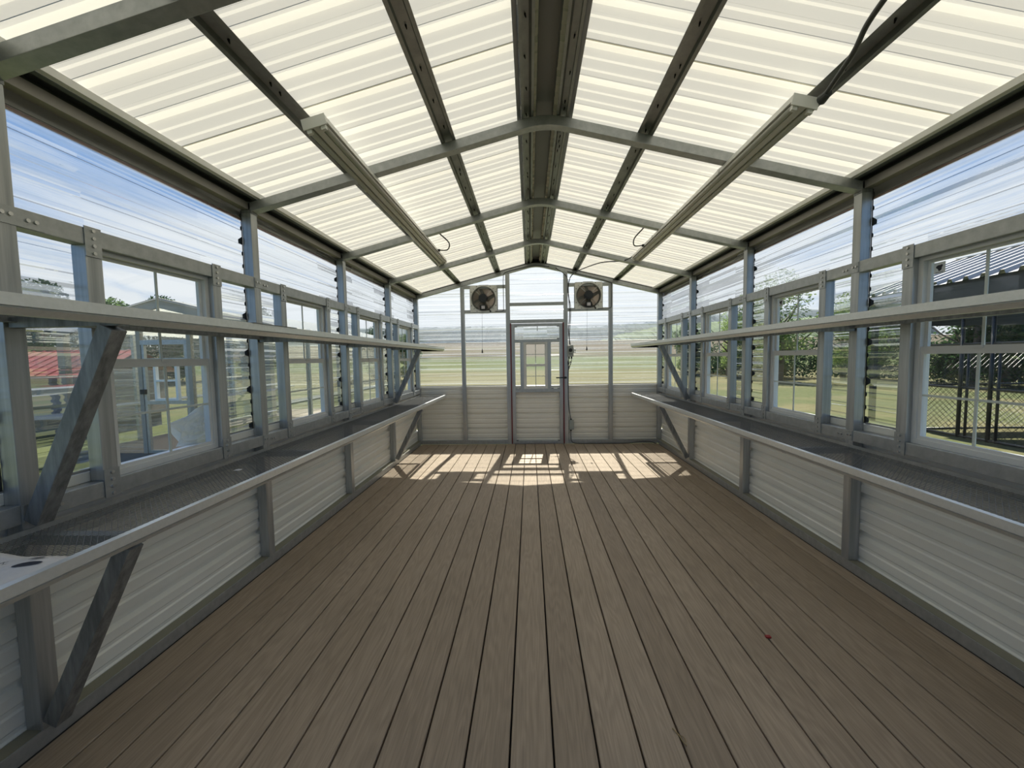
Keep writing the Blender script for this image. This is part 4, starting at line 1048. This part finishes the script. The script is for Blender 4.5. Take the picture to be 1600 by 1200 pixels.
put('floor', MB().box(gx0, gx1, gy0, gy1, gzf-0.2, gzf), mat('grey_boards', (0.20, 0.17, 0.14), 0.7), ng)
for x in (gx0+0.4, gx1-0.4): put('skid', MB().box(x-0.08, x+0.08, gy0, gy1, GZ-0.05, gzf-0.2), bark_m, ng)

# ------------------------------------------------------------------ red-roofed shed, left
sh = empty('shed', (-11.6, 9.3, GZ), 'low grey shed with a red metal roof seen at the far left', 'shed')
wallm = mat('shed_wall', (0.23, 0.19, 0.17), 0.8, col2=(0.27, 0.22, 0.19), nscale=4)
put('wall', MB().box(-13.6, -10.7, 9.5, 11.3, -0.1, 1.12), wallm, sh)
put('foundation', MB().box(-13.5, -10.8, 9.55, 11.2, GZ-0.1, -0.1), mat('shed_base', (0.12, 0.12, 0.13), 0.8), sh)
put('porch_floor', MB().box(-13.6, -10.5, 8.9, 9.5, 0.02, 0.10), mat('porch_boards', (0.42, 0.41, 0.40), 0.7), sh)
rfm = mat('red_metal_roof', (0.32, 0.085, 0.075), 0.5)
rr = MB().quad((-13.9, 9.2, 1.05), (-10.5, 9.2, 1.05), (-10.5, 10.4, 1.68), (-13.9, 10.4, 1.68)).quad((-13.9, 11.6, 1.05), (-10.5, 11.6, 1.05), (-10.5, 10.4, 1.68), (-13.9, 10.4, 1.68))
x = -13.8
while x < -10.5:
    rr.bar((x, 9.2, 1.065), (x, 10.4, 1.695), 0.03, 0.03); x += 0.3
put('roof', rr, rfm, sh)
put('fascia', MB().box(-13.9, -10.5, 9.18, 9.20, 0.93, 1.05), mat('shed_fascia', (0.16, 0.10, 0.10), 0.7), sh)
put('door', MB().box(-11.65, -11.1, 9.46, 9.5, 0.1, 0.92), mat('shed_door', (0.12, 0.07, 0.08), 0.6), sh)
put('window', MB().box(-12.6, -11.6, 9.47, 9.5, 0.25, 0.85), mat('shed_window', (0.30, 0.29, 0.28), 0.3), sh)
for x in (-13.5, -10.7): put('post', MB().box(x-0.05, x+0.05, 9.22, 9.32, GZ, 1.08), wallm, sh)

# ------------------------------------------------------------------ dog kennel, right
XK = 8.6; KY0, KY1 = 3.2, 8.85; XK2 = 11.4
kn = empty('dog_kennel', (9.9, 6.2, GZ), 'black chain-link dog kennel with a ribbed metal roof beyond the right wall', 'kennel')
kp = mat('black_pipe', (0.025, 0.027, 0.027), 0.35, 0.3)
kz0, kz1 = GZ+0.04, 1.42
def chain(mb, A, B, z0, z1, pitch=0.115, off=0.004):
    A = Vector(A); B = Vector(B); L = (B-A).length; d = (B-A).normalized(); nrm = Vector((-d.y, d.x, 0))*off; H = z1-z0
    k = -int(H/pitch)-1
    while k*pitch < L:
        s0 = k*pitch
        for sg in (1, -1):
            a0, a1 = (s0, s0+H)
            za, zb2 = (z0, z1) if sg > 0 else (z1, z0)
            lo, hi = max(a0, 0), min(a1, L)
            if hi > lo+0.01:
                f = lambda a: za+(zb2-za)*(a-a0)/H
                mb.bar(A+d*lo+nrm*sg+Vector((0, 0, f(lo)-A.z)), A+d*hi+nrm*sg+Vector((0, 0, f(hi)-A.z)), 0.0045, 0.0045)
        k += 1
kylist = [9.2, 8.40, 7.87, 6.6, 5.3, 4.05]
for xx in (XK, XK2):
    for i, y in enumerate(kylist):
        put('post', MB().tube([(xx, y, GZ), (xx, y, 1.95 if xx == XK else 2.3)], 0.032, n=8), kp, kn, smooth=True)
        if i: put('post', MB().tube([(xx, y-0.13, GZ), (xx, y-0.13, kz1)], 0.022, n=8), kp, kn, smooth=True)
    for z in (kz0, 0.56, kz1): put('rail', MB().tube([(xx, 4.05, z), (xx, 9.2, z)], 0.024, n=8), kp, kn, smooth=True)
    m_ = MB(); chain(m_, (xx, 4.05, kz0), (xx, 9.2, kz0), kz0, kz1); q = put('wire_mesh', m_, kp, kn); q['kind'] = 'stuff'
for y in (9.2, 6.6, 4.05):
    for z in (kz0, 0.56, kz1): put('rail', MB().tube([(XK, y, z), (XK2, y, z)], 0.022, n=8), kp, kn, smooth=True)
    m_ = MB(); chain(m_, (XK, y, kz0), (XK2, y, kz0), kz0, kz1, 0.115); q = put('wire_mesh', m_, kp, kn); q['kind'] = 'stuff'
put('side_panel', MB().box(XK-0.03, XK, 3.2, 10.6, 1.92, 2.68), mat('dark_siding', (0.025, 0.03, 0.033), 0.6), kn)
put('side_panel', MB().box(XK, 12.9, 10.55, 10.6, 1.92, 2.66), mat('dark_siding_end', (0.03, 0.033, 0.036), 0.6), kn)
for y in (3.3, 10.5):
    for x in (XK+0.05, 12.8): put('roof_post', MB().box(x-0.05, x+0.05, y-0.05, y+0.05, GZ, 2.7), kp, kn)
rf = MB()
xr_, zr_, xe_, ze_ = 10.75, 3.52, XK-0.12, 2.66
y = 3.0; t = 0
pr = []
while y < 10.65:
    pr += [(y, 0), (y+0.13, 0), (y+0.16, 0.075), (y+0.22, 0.075), (y+0.25, 0)]; y += 0.30
for (ya, da), (yb, db) in zip(pr, pr[1:]):
    rf.quad((xe_, ya, ze_+da), (xr_, ya, zr_+da), (xr_, yb, zr_+db), (xe_, yb, ze_+db))
    rf.quad((2*xr_-xe_, ya, ze_+da), (xr_, ya, zr_+da), (xr_, yb, zr_+db), (2*xr_-xe_, yb, ze_+db))
put('roof', rf, mat('ribbed_metal_roof', (0.36, 0.36, 0.36), 0.5, 0.3, spec=0.3), kn)
put('ridge_cap', MB().box(xr_-0.12, xr_+0.12, 3.0, 10.65, zr_+0.04, zr_+0.06), white_m, kn)
